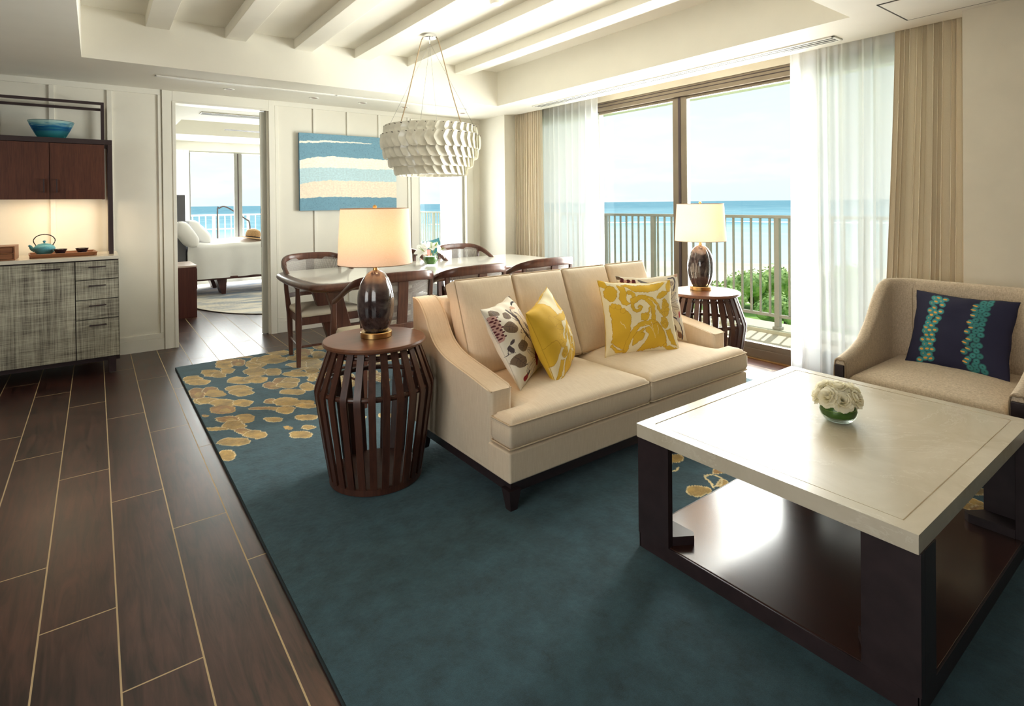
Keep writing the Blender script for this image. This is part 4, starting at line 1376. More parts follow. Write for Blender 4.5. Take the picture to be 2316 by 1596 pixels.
for st in [[(2.177, 1.685), (2.184, 1.665), (2.21, 1.659), (2.233, 1.676)], [(2.2, 1.456), (2.223, 1.488), (2.243, 1.524), (2.274, 1.54), (2.308, 1.527), (2.304, 1.49), (2.272, 1.463), (2.213, 1.459)], [(2.242, 1.735), (2.241, 1.721)]]:
    cv.stroke(st, 0.012, 0.010, CREAM)
paint(me, cv.c)
obj('pile', me, m_rug, rug)
obj('edge', boxes([(-0.004, rw + 0.004, -0.004, rl + 0.004, 0.0005, 0.0118)]), m_rugedge, rug)


# ================================================================== SOFA
so = thing('sofa', 'cream two seat sofa with four back cushions and sloping arms', 'sofa', (2.235, 2.265, 0.015))
ox, oy, oz = 2.235, 2.265, 0.015
def sx(pts): return [(p[0] - ox, p[1] - oy) for p in pts]
def sbox(x0, x1, y0, y1, z0, z1, **k): return B(x0 - ox, x1 - ox, y0 - oy, y1 - oy, z0 - oz, z1 - oz, **k)
obj('base', sbox(1.3465, 3.1235, 1.832, 2.690, 0.142, 0.272, bev=0.010, seg=3), m_sofa, so)
obj('plinth', sbox(1.375, 3.095, 1.865, 2.67, 0.085, 0.145), m_dark, so)
for x, y in ((1.385, 1.875), (3.085, 1.875), (1.385, 2.645), (3.085, 2.645)):
    bm = bmesh.new()
    s0, s1 = 0.017, 0.030
    vs = [bm.verts.new((x - ox + a * s, y - oy + b * s, z)) for s, z in ((s0, 0.0), (s1, 0.09)) for a, b in ((-1, -1), (1, -1), (1, 1), (-1, 1))]
    for q in ((3, 2, 1, 0), (4, 5, 6, 7), (0, 1, 5, 4), (1, 2, 6, 5), (2, 3, 7, 6), (3, 0, 4, 7)):
        bm.faces.new([vs[i] for i in q])
    obj('leg', bm, m_dark, so)
topc = [(p.x, p.y) for p in spline([(1.972, 0.487, 0), (2.12, 0.515, 0), (2.26, 0.537, 0), (2.37, 0.560, 0), (2.455, 0.600, 0), (2.51, 0.655, 0), (2.552, 0.720, 0), (2.600, 0.772, 0), (2.645, 0.800, 0), (2.70, 0.803, 0)], 5)]
armp = [(1.972, 0.142)] + topc + [(2.70, 0.142)]
armp = [(a - oy, b - oz) for a, b in armp]
for x0, x1 in ((1.345, 1.472), (2.998, 3.125)):
    bm = bmesh.new()
    prism(bm, armp, x0 - ox, x1 - ox, 'X', bev=0.026, seg=4)
    a = obj('arm', bm, m_sofa, so, angle=40)
    for xx in (x0 + 0.010, x1 - 0.010):
        pts = [(xx - ox, q[0] - oy + (-0.0), q[1] - oz) for q in topc]
        obj('seam', T([(p[0], p[1], p[2] - 0.0015) for p in pts], 0.003, n=6), m_piping, a)
obj('back_frame', sbox(1.47, 3.0, 2.56, 2.700, 0.142, 0.795, bev=0.02, seg=3), m_sofa, so)
mx = 2.2355
for poly in ([(1.3475, 1.828), (mx - 0.001, 1.828), (mx - 0.001, 2.52), (1.474, 2.52), (1.474, 1.966), (1.3475, 1.966)],
             [(mx + 0.001, 1.828), (3.1225, 1.828), (3.1225, 1.966), (2.996, 1.966), (2.996, 2.52), (mx + 0.001, 2.52)]):
    p = sx(poly)
    c = obj('seat_cushion', pad(p, 0.274 - oz, 0.402 - oz, crown=0.042, r=0.034, step=0.04, crown_r=0.24), m_sofa, so, angle=60)
    obj('piping', piping(p, 0.386 - oz), m_piping, c)
    obj('piping', piping(p, 0.287 - oz), m_piping, c)
cw = 0.375
for k in range(4):
    w, h = cw - 0.006, 0.505
    poly = [(-w / 2, 0), (w / 2, 0), (w / 2, h), (-w / 2, h)]
    bm = pad(poly, 0.0, 0.135, crown=0.028, r=0.028, step=0.04, crown_r=0.16)
    m4 = Matrix.Translation((1.496 + cw * (k + 0.5) - ox, 2.447 - oy, 0.383 - oz)) @ Matrix.Rotation(math.radians(90 - 21), 4, 'X')
    pm = piping(poly, 0.118)
    bmesh.ops.transform(bm, matrix=m4, verts=bm.verts[:])
    bmesh.ops.transform(pm, matrix=m4, verts=pm.verts[:])
    c = obj('back_cushion', bm, m_sofa, so, angle=60)
    obj('piping', pm, m_piping, c)


# ================================================================== THROW PILLOWS
def pillow(name, label, w, h, t, pattern, base, n=230, seed=0, plainback=None, ears=0.085, sag=0.0):
    """soft square cushion with pinched corners; its front face carries a print"""
    root = thing(name, label, 'cushion')
    V = []
    bm = bmesh.new()
    rr = random.Random(seed)
    lo = [rr.uniform(0, 9) for _ in range(4)]

    def P(u, v, side):
        a, b = 2 * u - 1, 2 * v - 1
        x = w / 2 * a * (1 - ears * (1 - b * b))
        y = h / 2 * b * (1 - ears * (1 - a * a))
        e = max(0.0, (1 - a * a)) ** 0.52 * max(0.0, (1 - b * b)) ** 0.52
        z = side * t / 2 * e
        z += 0.007 * mnoise.noise((u * 5 + lo[0], v * 5 + lo[1], side)) * min(1, e * 3)
        x += 0.005 * mnoise.noise((u * 3, v * 6 + lo[2], 3.0)); y += 0.006 * mnoise.noise((u * 6 + lo[3], v * 3, 7.0))
        z += sag * (a * a - 0.3) * 0.5
        return (x, y, z)
    top = [[bm.verts.new(P(i / n, j / n, 1)) for j in range(n + 1)] for i in range(n + 1)]
    bt = [[top[i][j] if i in (0, n) or j in (0, n) else bm.verts.new(P(i / n, j / n, -1)) for j in range(n + 1)] for i in range(n + 1)]
    for i in range(n):
        for j in range(n):
            bm.faces.new((top[i][j], top[i + 1][j], top[i + 1][j + 1], top[i][j + 1]))
            bm.faces.new((bt[i][j + 1], bt[i + 1][j + 1], bt[i + 1][j], bt[i][j]))
    me = bpy.data.meshes.new(name)
    bm.to_mesh(me); bm.free()
    me.materials.append(m_print)
    me.polygons.foreach_set('use_smooth', [True] * len(me.polygons))
    g = np.arange(n + 1) / n
    U, Vv = np.meshgrid(g, g, indexing='ij')
    u, v = U.ravel(), Vv.ravel()
    fr = pattern(u, 1 - v)
    cols = np.tile(np.array(base), (len(me.vertices), 1))
    cols[:(n + 1) ** 2] = fr
    paint(me, cols)
    o = obj('cover', me, m_print, root)
    pts = []
    for a, b, da, db in ((0, 0, 1, 0), (1, 0, 0, 1), (1, 1, -1, 0), (0, 1, 0, -1)):
        for k in range(12):
            pts.append(P(a + da * k / 12, b + db * k / 12, 0))
    sm = T(pts, 0.002, n=5, closed=True)
    obj('seam', sm, plain('seam_' + name, tuple(np.array(base) * 0.85), 0.9), root)
    return root


def place(o, bc, yaw, lean, roll=0.0, h=0.42):
    """stand a cushion on its lower edge at bc, facing the way -y turned by yaw, leaning back"""
    m = Matrix.Translation(bc) @ Matrix.Rotation(yaw, 4, 'Z') @ Matrix.Rotation(-lean, 4, 'X') @ Matrix.Rotation(PI / 2, 4, 'X') @ Matrix.Rotation(roll, 4, 'Z') @ Matrix.Translation((0, h / 2, 0))
    o.matrix_world = m


def quad_map(tl, tr_, br, bl):
    def f(u, v):
        x = (1 - u) * (1 - v) * tl[0] + u * (1 - v) * tr_[0] + u * v * br[0] + (1 - u) * v * bl[0]
        y = (1 - u) * (1 - v) * tl[1] + u * (1 - v) * tr_[1] + u * v * br[1] + (1 - u) * v * bl[1]
        return x, y
    return f


IV, TAUPE, PLUM, RED, GREY = lin(238, 230, 214), lin(122, 102, 84), lin(78, 66, 70), lin(150, 28, 38), lin(196, 190, 188)
YEL, YELD, YC = lin(222, 178, 48), lin(190, 140, 25), lin(238, 224, 186)
NAVY, TEALC, ORG = lin(30, 30, 58), lin(62, 140, 140), lin(226, 160, 70)


def leafmark(c, x, y, a, b, rot=0):
    c.ell(x, y, a, b, TAUPE, rot)
    t = math.radians(rot)
    c.stroke([(x - a * .8 * math.cos(t), y - a * .8 * math.sin(t)), (x + a * .8 * math.cos(t), y + a * .8 * math.sin(t))], 7, 5, PLUM)
    for k in (-0.4, 0.0, 0.4):
        px, py = x + k * a * math.cos(t), y + k * a * math.sin(t)
        for s in (-1, 1):
            c.stroke([(px, py), (px + a * .25 * math.cos(t) - s * b * .6 * math.sin(t), py + a * .25 * math.sin(t) + s * b * .6 * math.cos(t))], 5, 4, PLUM)


def petal(c, x, y, a, b, rot):
    c.ell(x, y, a, b, lin(226, 220, 214), rot, PLUM * 1.6, 0.06)
    t = math.radians(rot)
    for k in np.linspace(-0.75, 0.75, 11):
        px, py = x + k * a * math.cos(t), y + k * a * math.sin(t)
        q = b * math.sqrt(1 - k * k) * .9
        c.stroke([(px - q * -math.sin(t), py - q * math.cos(t)), (px + q * -math.sin(t), py + q * math.cos(t))], 3, 3, GREY * .7)
    c.stroke([(x - a * .9 * math.cos(t), y - a * .9 * math.sin(t)), (x + a * .9 * math.cos(t), y + a * .9 * math.sin(t))], 7, 6, PLUM)


def berries(c, x0, y0, x1, y1, wd, n, r, seed):
    rr = random.Random(seed)
    c.stroke([(x0, y0), (x1, y1)], wd * 1.1, wd * 1.0, lin(205, 160, 150), False)
    dx, dy = x1 - x0, y1 - y0
    l = math.hypot(dx, dy)
    na, nb = max(2, int(l / (r * 2.5))), max(2, int(wd / (r * 2.2)))
    for a in range(na + 1):
        for b in range(nb + 1):
            q = a / na + rr.uniform(-.12, .12) / na
            s = ((b + 0.5 * (a % 2)) / nb - 0.6 + rr.uniform(-.1, .1) / nb) * wd
            c.ell(x0 + dx * q - dy / l * s, y0 + dy * q + dx / l * s, r, r * .95, lin(88, 22, 34))


def pat_floral_a(u, v):
    x, y = quad_map((-10, 505), (640, 90), (1330, 1010), (735, 1680))(u, v)
    c = Canvas(x, y, IV); c.wob(5, 0.03)
    leafmark(c, 640, 130, 60, 50, 30); leafmark(c, 1080, 700, 90, 70, 50); leafmark(c, 1180, 980, 90, 70, 20)
    leafmark(c, 140, 560, 70, 72, 60)
    leafmark(c, 320, 575, 74, 72, 70)
    leafmark(c, 375, 780, 108, 92, 10)
    petal(c, 720, 440, 110, 70, 30)
    c.ell(480, 380, 60, 34, lin(205, 160, 130), -20)
    c.stroke([(500, 300), (560, 250), (640, 235)], 40, 18, lin(40, 34, 36))
    c.stroke([(345, 440), (420, 500), (510, 610), (590, 730), (680, 840), (800, 960), (930, 1060)], 34, 44, PLUM)
    c.stroke([(500, 640), (440, 590), (370, 575)], 10, 7, PLUM)
    c.stroke([(430, 420), (440, 470), (500, 560)], 16, 10, PLUM)
    for k in range(4):
        c.stroke([(480 + k * 34, 470 + k * 14), (530 + k * 36, 520 + k * 18), (545 + k * 34, 590 + k * 20)], 12, 5, PLUM * 1.3)
    c.ell(740, 690, 120, 34, PLUM, 55)
    for k in (-12, 0, 12):
        c.stroke([(680 + k, 600), (740 + k, 690), (800 + k, 780)], 4, 3, IV)
    c.stroke([(615, 740), (665, 745), (685, 800), (660, 860), (620, 940), (600, 1010)], 8, 12, PLUM)
    c.stroke([(610, 830), (580, 800), (545, 800), (540, 850), (570, 850)], 12, 16, TAUPE)
    berries(c, 130, 670, 285, 960, 92, 70, 15, 4)
    leafmark(c, 600, 1050, 92, 88, 100)
    c.ell(430, 1010, 50, 20, PLUM, 105); c.ell(445, 1120, 62, 28, PLUM, 50)
    c.stroke([(425, 960), (410, 1060), (430, 1170), (500, 1170)], 6, 6, PLUM)
    c.ell(310, 1160, 46, 60, lin(160, 116, 84), 30)
    c.stroke([(330, 1190), (400, 1210), (445, 1175)], 9, 8, PLUM)
    leafmark(c, 600, 1280, 118, 88, 25)
    c.stroke([(690, 1345), (780, 1300), (850, 1230)], 14, 14, PLUM)
    petal(c, 830, 930, 130, 52, 40)
    petal(c, 815, 1110, 120, 58, 5)
    petal(c, 830, 1300, 150, 58, 120)
    petal(c, 930, 1330, 150, 50, 100)
    c.ell(955, 1080, 60, 170, RED, -8)
    for k in (-24, 0, 24):
        c.stroke([(950 + k, 950), (955 + k, 1080), (975 + k, 1220)], 4, 4, RED * .5)
    c.ell(870, 760, 46, 110, RED, -10); petal(c, 900, 780, 90, 34, 60)
    c.ell(775, 1490, 36, 70, RED, 30); c.ell(810, 1420, 22, 50, PLUM, 20)
    return c.c


def pat_floral_b(u, v):
    x, y = quad_map((525, 110), (1640, 80), (1800, 1230), (480, 1270))(u, v)
    c = Canvas(x, y, IV); c.wob(5, 0.03)
    c.ell(550, 140, 55, 45, TAUPE * .7)
    berries(c, 610, 215, 800, 225, 90, 40, 32, 9)
    c.stroke([(900, 170), (1000, 215), (1110, 260), (1200, 400)], 50, 36, lin(120, 116, 120))
    c.stroke([(1540, 360), (1575, 230), (1530, 130), (1440, 140)], 34, 24, lin(96, 90, 98))
    c.ell(1610, 110, 34, 30, lin(200, 160, 140))
    c.ell(1500, 230, 50, 44, lin(190, 172, 160)); c.stroke([(1460, 230), (1490, 200), (1520, 240), (1500, 280)], 8, 6, TAUPE)
    c.ell(1385, 360, 26, 66, TAUPE, 20); c.ell(1350, 340, 20, 60, TAUPE, 0)
    for r_ in (-65, -38, -10, 18, 45, 75, 130, 180, 230, 280):
        t = math.radians(r_)
        petal(c, 1370 + 175 * math.cos(t), 600 + 175 * math.sin(t), 120, 46, r_)
    c.ell(1370, 600, 74, 118, RED)
    for k in (-30, 0, 30):
        c.stroke([(1370 + k, 510), (1370 + k, 690)], 5, 5, RED * .5)
    c.stroke([(1400, 820), (1530, 835), (1640, 930), (1700, 1080), (1690, 1210)], 22, 30, lin(86, 78, 84))
    c.stroke([(1440, 880), (1480, 860), (1500, 880), (1450, 920)], 14, 16, lin(150, 110, 84))
    leafmark(c, 1500, 1050, 90, 62, 80)
    c.ell(1640, 1150, 50, 60, lin(140, 104, 84)); c.ell(1600, 1110, 12, 40, lin(140, 104, 84))
    c.ell(1640, 870, 40, 60, lin(200, 196, 200)); c.ell(1670, 790, 20, 60, lin(190, 70, 80))
    for k in range(6):
        leafmark(c, 620 + 130 * k, 1100 - 60 * (k % 2), 80, 62, 30 * k)
    leafmark(c, 700, 500, 110, 80, 20); leafmark(c, 800, 800, 110, 80, 70)
    return c.c


def scroll(c):
    Yl = YEL
    def P(p): c.poly(p, Yl, YELD, 7)
    def S(p, a, b):
        c.stroke(p, a + 13, b + 13, YELD); c.stroke(p, a, b, Yl)
    c.ell(270, 430, 95, 140, Yl, 10, YELD, .07)
    c.ell(170, 290, 60, 70, Yl, 0, YELD, .08)
    P([(400, 270), (500, 290), (535, 420), (515, 545), (580, 605), (500, 630), (435, 590), (400, 500), (425, 400)])
    P([(470, 255), (800, 235), (1100, 180), (1240, 170), (1150, 270), (1000, 340), (850, 365), (620, 340)])
    c.ell(1330, 220, 55, 120, Yl, 10, YELD, .07)
    P([(1090, 455), (1130, 365), (1220, 335), (1310, 330), (1240, 440), (1150, 465)])
    S([(575, 395), (650, 410), (660, 520), (620, 600), (650, 690), (740, 705), (785, 660), (765, 620), (735, 640)], 70, 30)
    S([(640, 540), (740, 470), (860, 460), (980, 500), (1080, 560), (1130, 660), (1220, 740)], 90, 40)
    S([(900, 500), (990, 620), (1020, 760), (1010, 890)], 60, 80)
    P([(780, 865), (795, 760), (880, 725), (935, 750), (920, 820), (860, 865)])
    S([(930, 640), (940, 700), (910, 740)], 26, 20)
    P([(240, 640), (330, 640), (420, 690), (470, 680), (590, 800), (612, 1000), (600, 1250), (575, 1370), (440, 1300), (330, 1240), (310, 1000), (260, 800)])
    for q in ((300, 640), (380, 660), (455, 715)):
        c.ell(q[0], q[1], 44, 44, Yl, 0, YELD, .12)
    S([(590, 1380), (620, 1180), (700, 1030), (830, 930), (980, 900), (1110, 950), (1220, 1060), (1280, 1250)], 70, 90)
    P([(880, 1000), (1100, 910), (1250, 1040), (1310, 1200), (1240, 1300), (1000, 1340), (800, 1390), (900, 1260), (960, 1120)])
    P([(690, 1240), (680, 1150), (720, 1080), (800, 1060), (870, 1090), (860, 1190), (760, 1260), (700, 1285)])
    S([(820, 1080), (850, 1020)], 34, 30)
    for q in ((1270, 510), (1250, 560), (1240, 620), (1230, 680), (1260, 740), (1310, 560), (1320, 640), (1310, 710)):
        c.ell(q[0], q[1], 48, 44, Yl, 0, YELD, .1)
    c.ell(1265, 880, 85, 95, Yl, 0, YELD, .07)
    S([(1230, 900), (1290, 840), (1330, 900), (1280, 920)], 16, 12)
    P([(1300, 1000), (1400, 980), (1480, 1150), (1550, 1235), (1430, 1225), (1340, 1120)])
    c.ell(1420, 1310, 110, 42, Yl, 10, YELD, .08); c.ell(1560, 1320, 80, 40, Yl, 20, YELD, .08)
    S([(340, 1290), (450, 1370), (560, 1385)], 40, 30)
    for pts in ([(860, 930), (960, 960), (1040, 1060), (1080, 1160)], [(980, 900), (1020, 980), (1040, 1030)], [(1120, 960), (1140, 1040), (1120, 1100)], [(420, 900), (500, 960), (530, 1020)], [(930, 480), (990, 530), (1070, 640)], [(1060, 480), (1110, 560), (1080, 600)]):
        c.stroke(pts, 7, 5, YC)


def pat_yellow(u, v):
    x, y = quad_map((105, 225), (1360, 120), (1635, 1370), (270, 1440))(u, v)
    c = Canvas(x, y, YC); c.wob(6, 0.025, 2); c.wob(3, 0.08, 5)
    scroll(c)
    return c.c


def pat_yellow_b(u, v):
    x, y = quad_map((1750, -150), (550, -250), (250, 1250), (1500, 1420))(u, v)
    c = Canvas(x, y, YC); c.wob(6, 0.025, 2); c.wob(3, 0.08, 5)
    c.ell(1560, 180, 470, 560, YEL, 20, YELD, .02)
    scroll(c)
    c.ell(700, 60, 170, 130, YEL, 20, YELD, .05)
    c.ell(1560, 760, 220, 160, YEL, 50, YELD, .05)
    return c.c


def pat_navy(u, v):
    x, y = quad_map((170, 95), (1790, 235), (1680, 1560), (20, 1250))(u, v)
    c = Canvas(x, y, NAVY); c.wob(3, 0.02, 1)
    m = np.abs(x - (560 - (y - 300) * 0.16)) < 150
    lb = [(500, 225), (580, 210), (700, 240), (460, 320), (540, 290), (630, 270), (660, 345), (510, 400), (430, 445), (540, 480), (640, 465), (470, 520), (430, 570), (600, 570), (550, 630), (430, 650), (390, 720), (495, 690), (360, 790), (460, 770), (560, 770), (390, 850), (500, 850), (320, 925), (430, 925), (520, 935), (370, 1000), (470, 1000), (320, 1075), (420, 1075), (510, 1095), (350, 1145), (455, 1170), (400, 1215), (300, 1240), (490, 1240)]
    rb = [(1290, 250), (1390, 245), (1290, 285), (1395, 295), (1210, 320), (1310, 335), (1370, 375), (1190, 400), (1295, 405), (1250, 465), (1365, 475), (1185, 500), (1290, 530), (1230, 590), (1345, 585), (1150, 630), (1245, 675), (1335, 665), (1180, 720), (1315, 755), (1110, 795), (1240, 795), (1200, 865), (1320, 855), (1150, 920), (1265, 935), (1090, 980), (1215, 1020), (1310, 1025), (1130, 1075), (1250, 1110), (1050, 1130), (1190, 1180), (1300, 1190), (1120, 1240), (1250, 1270), (1080, 1290), (1220, 1330), (1330, 1350), (1130, 1370), (1230, 1400), (1350, 1420), (1180, 1450)]
    rr = random.Random(2)
    for q in lb:
        c.ell(q[0], q[1], 66, 50, TEALC * .45, 12)
    for q in rb:
        c.ell(q[0], q[1], 60, 50, TEALC * .40, 12)
    for q in lb:
        c.ell(q[0], q[1], 56, 40, TEALC * rr.uniform(.85, 1.2), 15)
    for q in rb:
        c.ell(q[0], q[1], 48, 38, TEALC * rr.uniform(.65, .9), 15)
    for q in lb:
        k = 1.0 if rr.random() < .75 else 0.4
        c.ell(q[0] - 6, q[1], 34 * k, 16 * k, ORG, 10)
    for q in rb:
        f = q[0] < 1215 - (q[1] - 300) * 0.10 + 20
        c.ell(q[0] - (22 if f else 0), q[1], 40 if f else 15, 12 if f else 8, ORG if f else TEALC * .25, 12)
    return c.c


p = pillow('throw_pillow', 'white floral cushion with red berries in the sofa corner nearest the lit lamp table', 0.43, 0.42, 0.15, pat_floral_a, IV, seed=1)
place(p, (1.745, 2.165, 0.425), math.radians(35), math.radians(28), 0.0, 0.42)
p = pillow('throw_pillow', 'yellow scroll cushion standing turned away beside the floral cushion', 0.42, 0.41, 0.17, pat_yellow_b, YEL, seed=2)
place(p, (1.945, 2.135, 0.425), math.radians(32), math.radians(20), math.radians(10), 0.41)
p = pillow('throw_pillow', 'yellow scroll cushion facing front in the middle of the sofa', 0.47, 0.44, 0.15, pat_yellow, YEL, seed=3, ears=0.085)
place(p, (2.515, 2.110, 0.423), math.radians(-24), math.radians(20), math.radians(-2), 0.42)
p = pillow('throw_pillow', 'white floral cushion half hidden behind the front facing yellow cushion', 0.42, 0.42, 0.12, pat_floral_b, IV, seed=4)
place(p, (2.765, 2.225, 0.428), math.radians(-27), math.radians(17), 0.0, 0.42)


# ================================================================== SIDE TABLES AND LAMPS
st = thing('side_table', 'barrel shaped slatted walnut side table between sofa and floor planks', 'side table', (1.057, 2.512, 0.015), 0, 'slatted side tables at the sofa ends')
H = 0.654
obj('top', L([(0.0, H - 0.026), (0.222, H - 0.026), (0.236, H - 0.020), (0.239, H - 0.011), (0.235, H - 0.002), (0.228, H), (0.0, H)], 64), m_walnut_top, st)
prof = [(0.206, H - 0.027), (0.225, 0.575), (0.252, 0.497), (0.266, 0.455), (0.270, 0.437), (0.268, 0.410), (0.256, 0.330), (0.236, 0.190), (0.210, 0.030)]
ns = 27
for i in range(ns):
    t_ = 2 * PI * (i + 0.3) / ns
    d_ = Vector((math.cos(t_), math.sin(t_), 0)); s_ = Vector((-math.sin(t_), math.cos(t_), 0))
    pts = [d_ * r_ + Vector((0, 0, z)) for r_, z in prof]
    bm = bmesh.new()
    rings = []
    for j, p_ in enumerate(pts):
        wv = 0.0155 if j < 5 else 0.0155
        nrm = d_
        rings.append([bm.verts.new(p_ + s_ * a * wv + nrm * b) for a, b in ((-1, -0.005), (1, -0.005), (1, 0.005), (-1, 0.005))])
    for a, b in zip(rings, rings[1:]):
        for j in range(4):
            bm.faces.new((a[j], a[(j + 1) % 4], b[(j + 1) % 4], b[j]))
    bm.faces.new(rings[0]); bm.faces.new(rings[-1])
    obj('slat', bm, m_walnut, st, angle=30)
for r_, z, q in ((0.254, 0.440, 0.012), (0.200, 0.605, 0.009)):
    obj('hoop', T([(r_ * math.cos(2 * PI * i / 64), r_ * math.sin(2 * PI * i / 64), z) for i in range(64)], q, n=10, closed=True), m_walnut, st)
obj('base', L([(0.0, 0.0), (0.196, 0.0), (0.214, 0.004), (0.214, 0.030), (0.203, 0.036), (0.0, 0.036)], 64), m_walnut, st)
dup(st, (3.425, 2.325, 0.015), 0.2, 'barrel shaped slatted walnut side table by the window at the far sofa arm')

lp = thing('table_lamp', 'lit table lamp with smoky glass pod base on the near side table', 'table lamp', (1.072, 2.528, 0.669), 0, 'table lamps on the side tables')
obj('base', L([(0.0, 0.0), (0.072, 0.0), (0.074, 0.002), (0.074, 0.024), (0.071, 0.027), (0.0, 0.027)], 48), m_brass, lp)


def lobes(t, z):
    return 0.88 + 0.12 * abs(math.cos(2 * (t - 1.72))) ** 0.75
prof = []
for i in range(33):
    q = i / 32
    z = 0.028 + 0.291 * q
    s = (q - 0.47) / (0.535 if q > 0.47 else 0.60)
    prof.append((0.087 * max(0.0, 1 - abs(s) ** 2.15) ** 0.56 + 0.003, z))
prof[-1] = (0.010, 0.319)
obj('pod', L(prof, 96, mod=lobes), m_stone, lp, angle=60)
obj('neck', L([(0.012, 0.314), (0.013, 0.320), (0.009, 0.335), (0.009, 0.375), (0.012, 0.378), (0.0, 0.378)], 20), m_brass, lp)
obj('switch', T([(-0.028, -0.012, 0.352), (-0.028, -0.012, 0.338)], 0.0045, n=8), m_darkmetal, lp)
obj('switch_stem', T([(0.0, 0.0, 0.352), (-0.028, -0.012, 0.352)], 0.003, n=8), m_darkmetal, lp)
zb_, zt_ = 0.349, 0.612
sh_ = obj('lamp_shade', L([(0.175, zb_), (0.160, zt_)], 64, caps=False), m_shade, lp)
for r_, z in ((0.175, zb_), (0.160, zt_)):
    obj('shade_trim', T([(r_ * math.cos(2 * PI * i / 64), r_ * math.sin(2 * PI * i / 64), z) for i in range(64)], 0.0018, n=6, closed=True), plain('shade_trim', (0.30, 0.20, 0.12), 0.7), sh_)
sp_ = bmesh.new()
for k in range(3):
    a = 2 * PI * k / 3 + 0.4
    sweep(sp_, [(0, 0, zt_ - 0.012), (0.159 * math.cos(a), 0.159 * math.sin(a), zt_ - 0.004)], 0.0018, n=5)
obj('spider', sp_, m_brass, lp)
obj('finial', L([(0.003, zt_ - 0.014), (0.004, zt_ - 0.002), (0.009, zt_ + 0.004), (0.010, zt_ + 0.010), (0.006, zt_ + 0.016), (0.0, zt_ + 0.018)], 16), m_brass, lp)
g = G('bulb_glow'); em = g.n('Emission'); em.inputs[0].default_value = (1.0, 0.60, 0.30, 1); em.inputs[1].default_value = 5.0
obj('bulb', L([(0.010, 0.378), (0.016, 0.395), (0.028, 0.425), (0.030, 0.445), (0.020, 0.468), (0.0, 0.475)], 20), g.done(em.outputs[0]), lp)
lp2 = dup(lp, (3.452, 2.372, 0.669), 2.2, 'lit table lamp with smoky glass pod base on the window side table')
for x, y in ((1.072, 2.528), (3.452, 2.372)):
    add_light('lamp_bulb', 'POINT', (x, y, 1.155), 7.5, (1.0, 0.58, 0.30), shadow_soft_size=0.03)


# ================================================================== DINING TABLE AND CHAIRS
DX_0, DX_1, DY0, DY1, DZ = 1.215, 3.765, 3.965, 5.055, 0.730
dt = thing('dining_table', 'long dining table with pale stone top and rounded walnut edge', 'dining table', ((DX_0 + DX_1) / 2, (DY0 + DY1) / 2, 0))
a_, b_ = (DX_1 - DX_0) / 2, (DY1 - DY0) / 2


def boat(ax, by, ch, bow, n=10):
    """outline with clipped corners and gently bowed sides"""
    P = []
    def edge(p, q, nx_, ny_, bw):
        for i in range(n):
            t = i / n
            k = bw * (1 - (2 * t - 1) ** 2)
            P.append((p[0] + (q[0] - p[0]) * t + nx_ * k, p[1] + (q[1] - p[1]) * t + ny_ * k))
    edge((-ax + ch, -by), (ax - ch, -by), 0, -1, bow)
    edge((ax - ch, -by), (ax, -by + ch), 0.7, -0.7, 0.02)
    edge((ax, -by + ch), (ax, by - ch), 1, 0, bow)
    edge((ax, by - ch), (ax - ch, by), 0.7, 0.7, 0.02)
    edge((ax - ch, by), (-ax + ch, by), 0, 1, bow)
    edge((-ax + ch, by), (-ax, by - ch), -0.7, 0.7, 0.02)
    edge((-ax, by - ch), (-ax, -by + ch), -1, 0, bow)
    edge((-ax, -by + ch), (-ax + ch, -by), -0.7, -0.7, 0.02)
    return P
bm = bmesh.new()
lv = [(0.030, DZ - 0.060), (0.008, DZ - 0.050), (0.0, DZ - 0.034), (0.004, DZ - 0.016), (0.016, DZ - 0.004), (0.060, DZ - 0.003)]
rings = []
for ins, z in lv:
    rings.append([bm.verts.new((x, y, z)) for x, y in boat(a_ - ins, b_ - ins, 0.10, 0.03)])
for q, r_ in zip(rings, rings[1:]):
    for i in range(len(q)):
        bm.faces.new((q[i], q[(i + 1) % len(q)], r_[(i + 1) % len(q)], r_[i]))
bm.faces.new(rings[0]); bm.faces.new(rings[-1])
obj('edge_frame', bm, m_chairwood, dt, angle=50)
bm = bmesh.new()
prism(bm, boat(a_ - 0.062, b_ - 0.062, 0.085, 0.025), DZ - 0.006, DZ + 0.003, 'Z', bev=0.002)
obj('top', bm, m_tabletop, dt)
for sgn in (-1, 1):
    for y0 in (-0.23, 0.15):
        xt, xb = sgn * (a_ - 0.24), sgn * (a_ - 0.43)
        bm = bmesh.new()
        prism(bm, [(xt - 0.06, DZ - 0.058), (xt + 0.06, DZ - 0.058), (xb + 0.04, 0.0158), (xb - 0.05, 0.0158)], y0 - 0.03, y0 + 0.03, 'Y', bev=0.005)
        obj('leg', bm, m_chairwood, dt)
    obj('crosspiece', B(sgn * (a_ - 0.25) - 0.05, sgn * (a_ - 0.25) + 0.05, -0.30, 0.22, DZ - 0.10, DZ - 0.058, bev=0.004), m_chairwood, dt)
obj('stretcher', B(-a_ + 0.36, a_ - 0.36, -0.07, -0.01, 0.26, 0.32, bev=0.005), m_chairwood, dt)


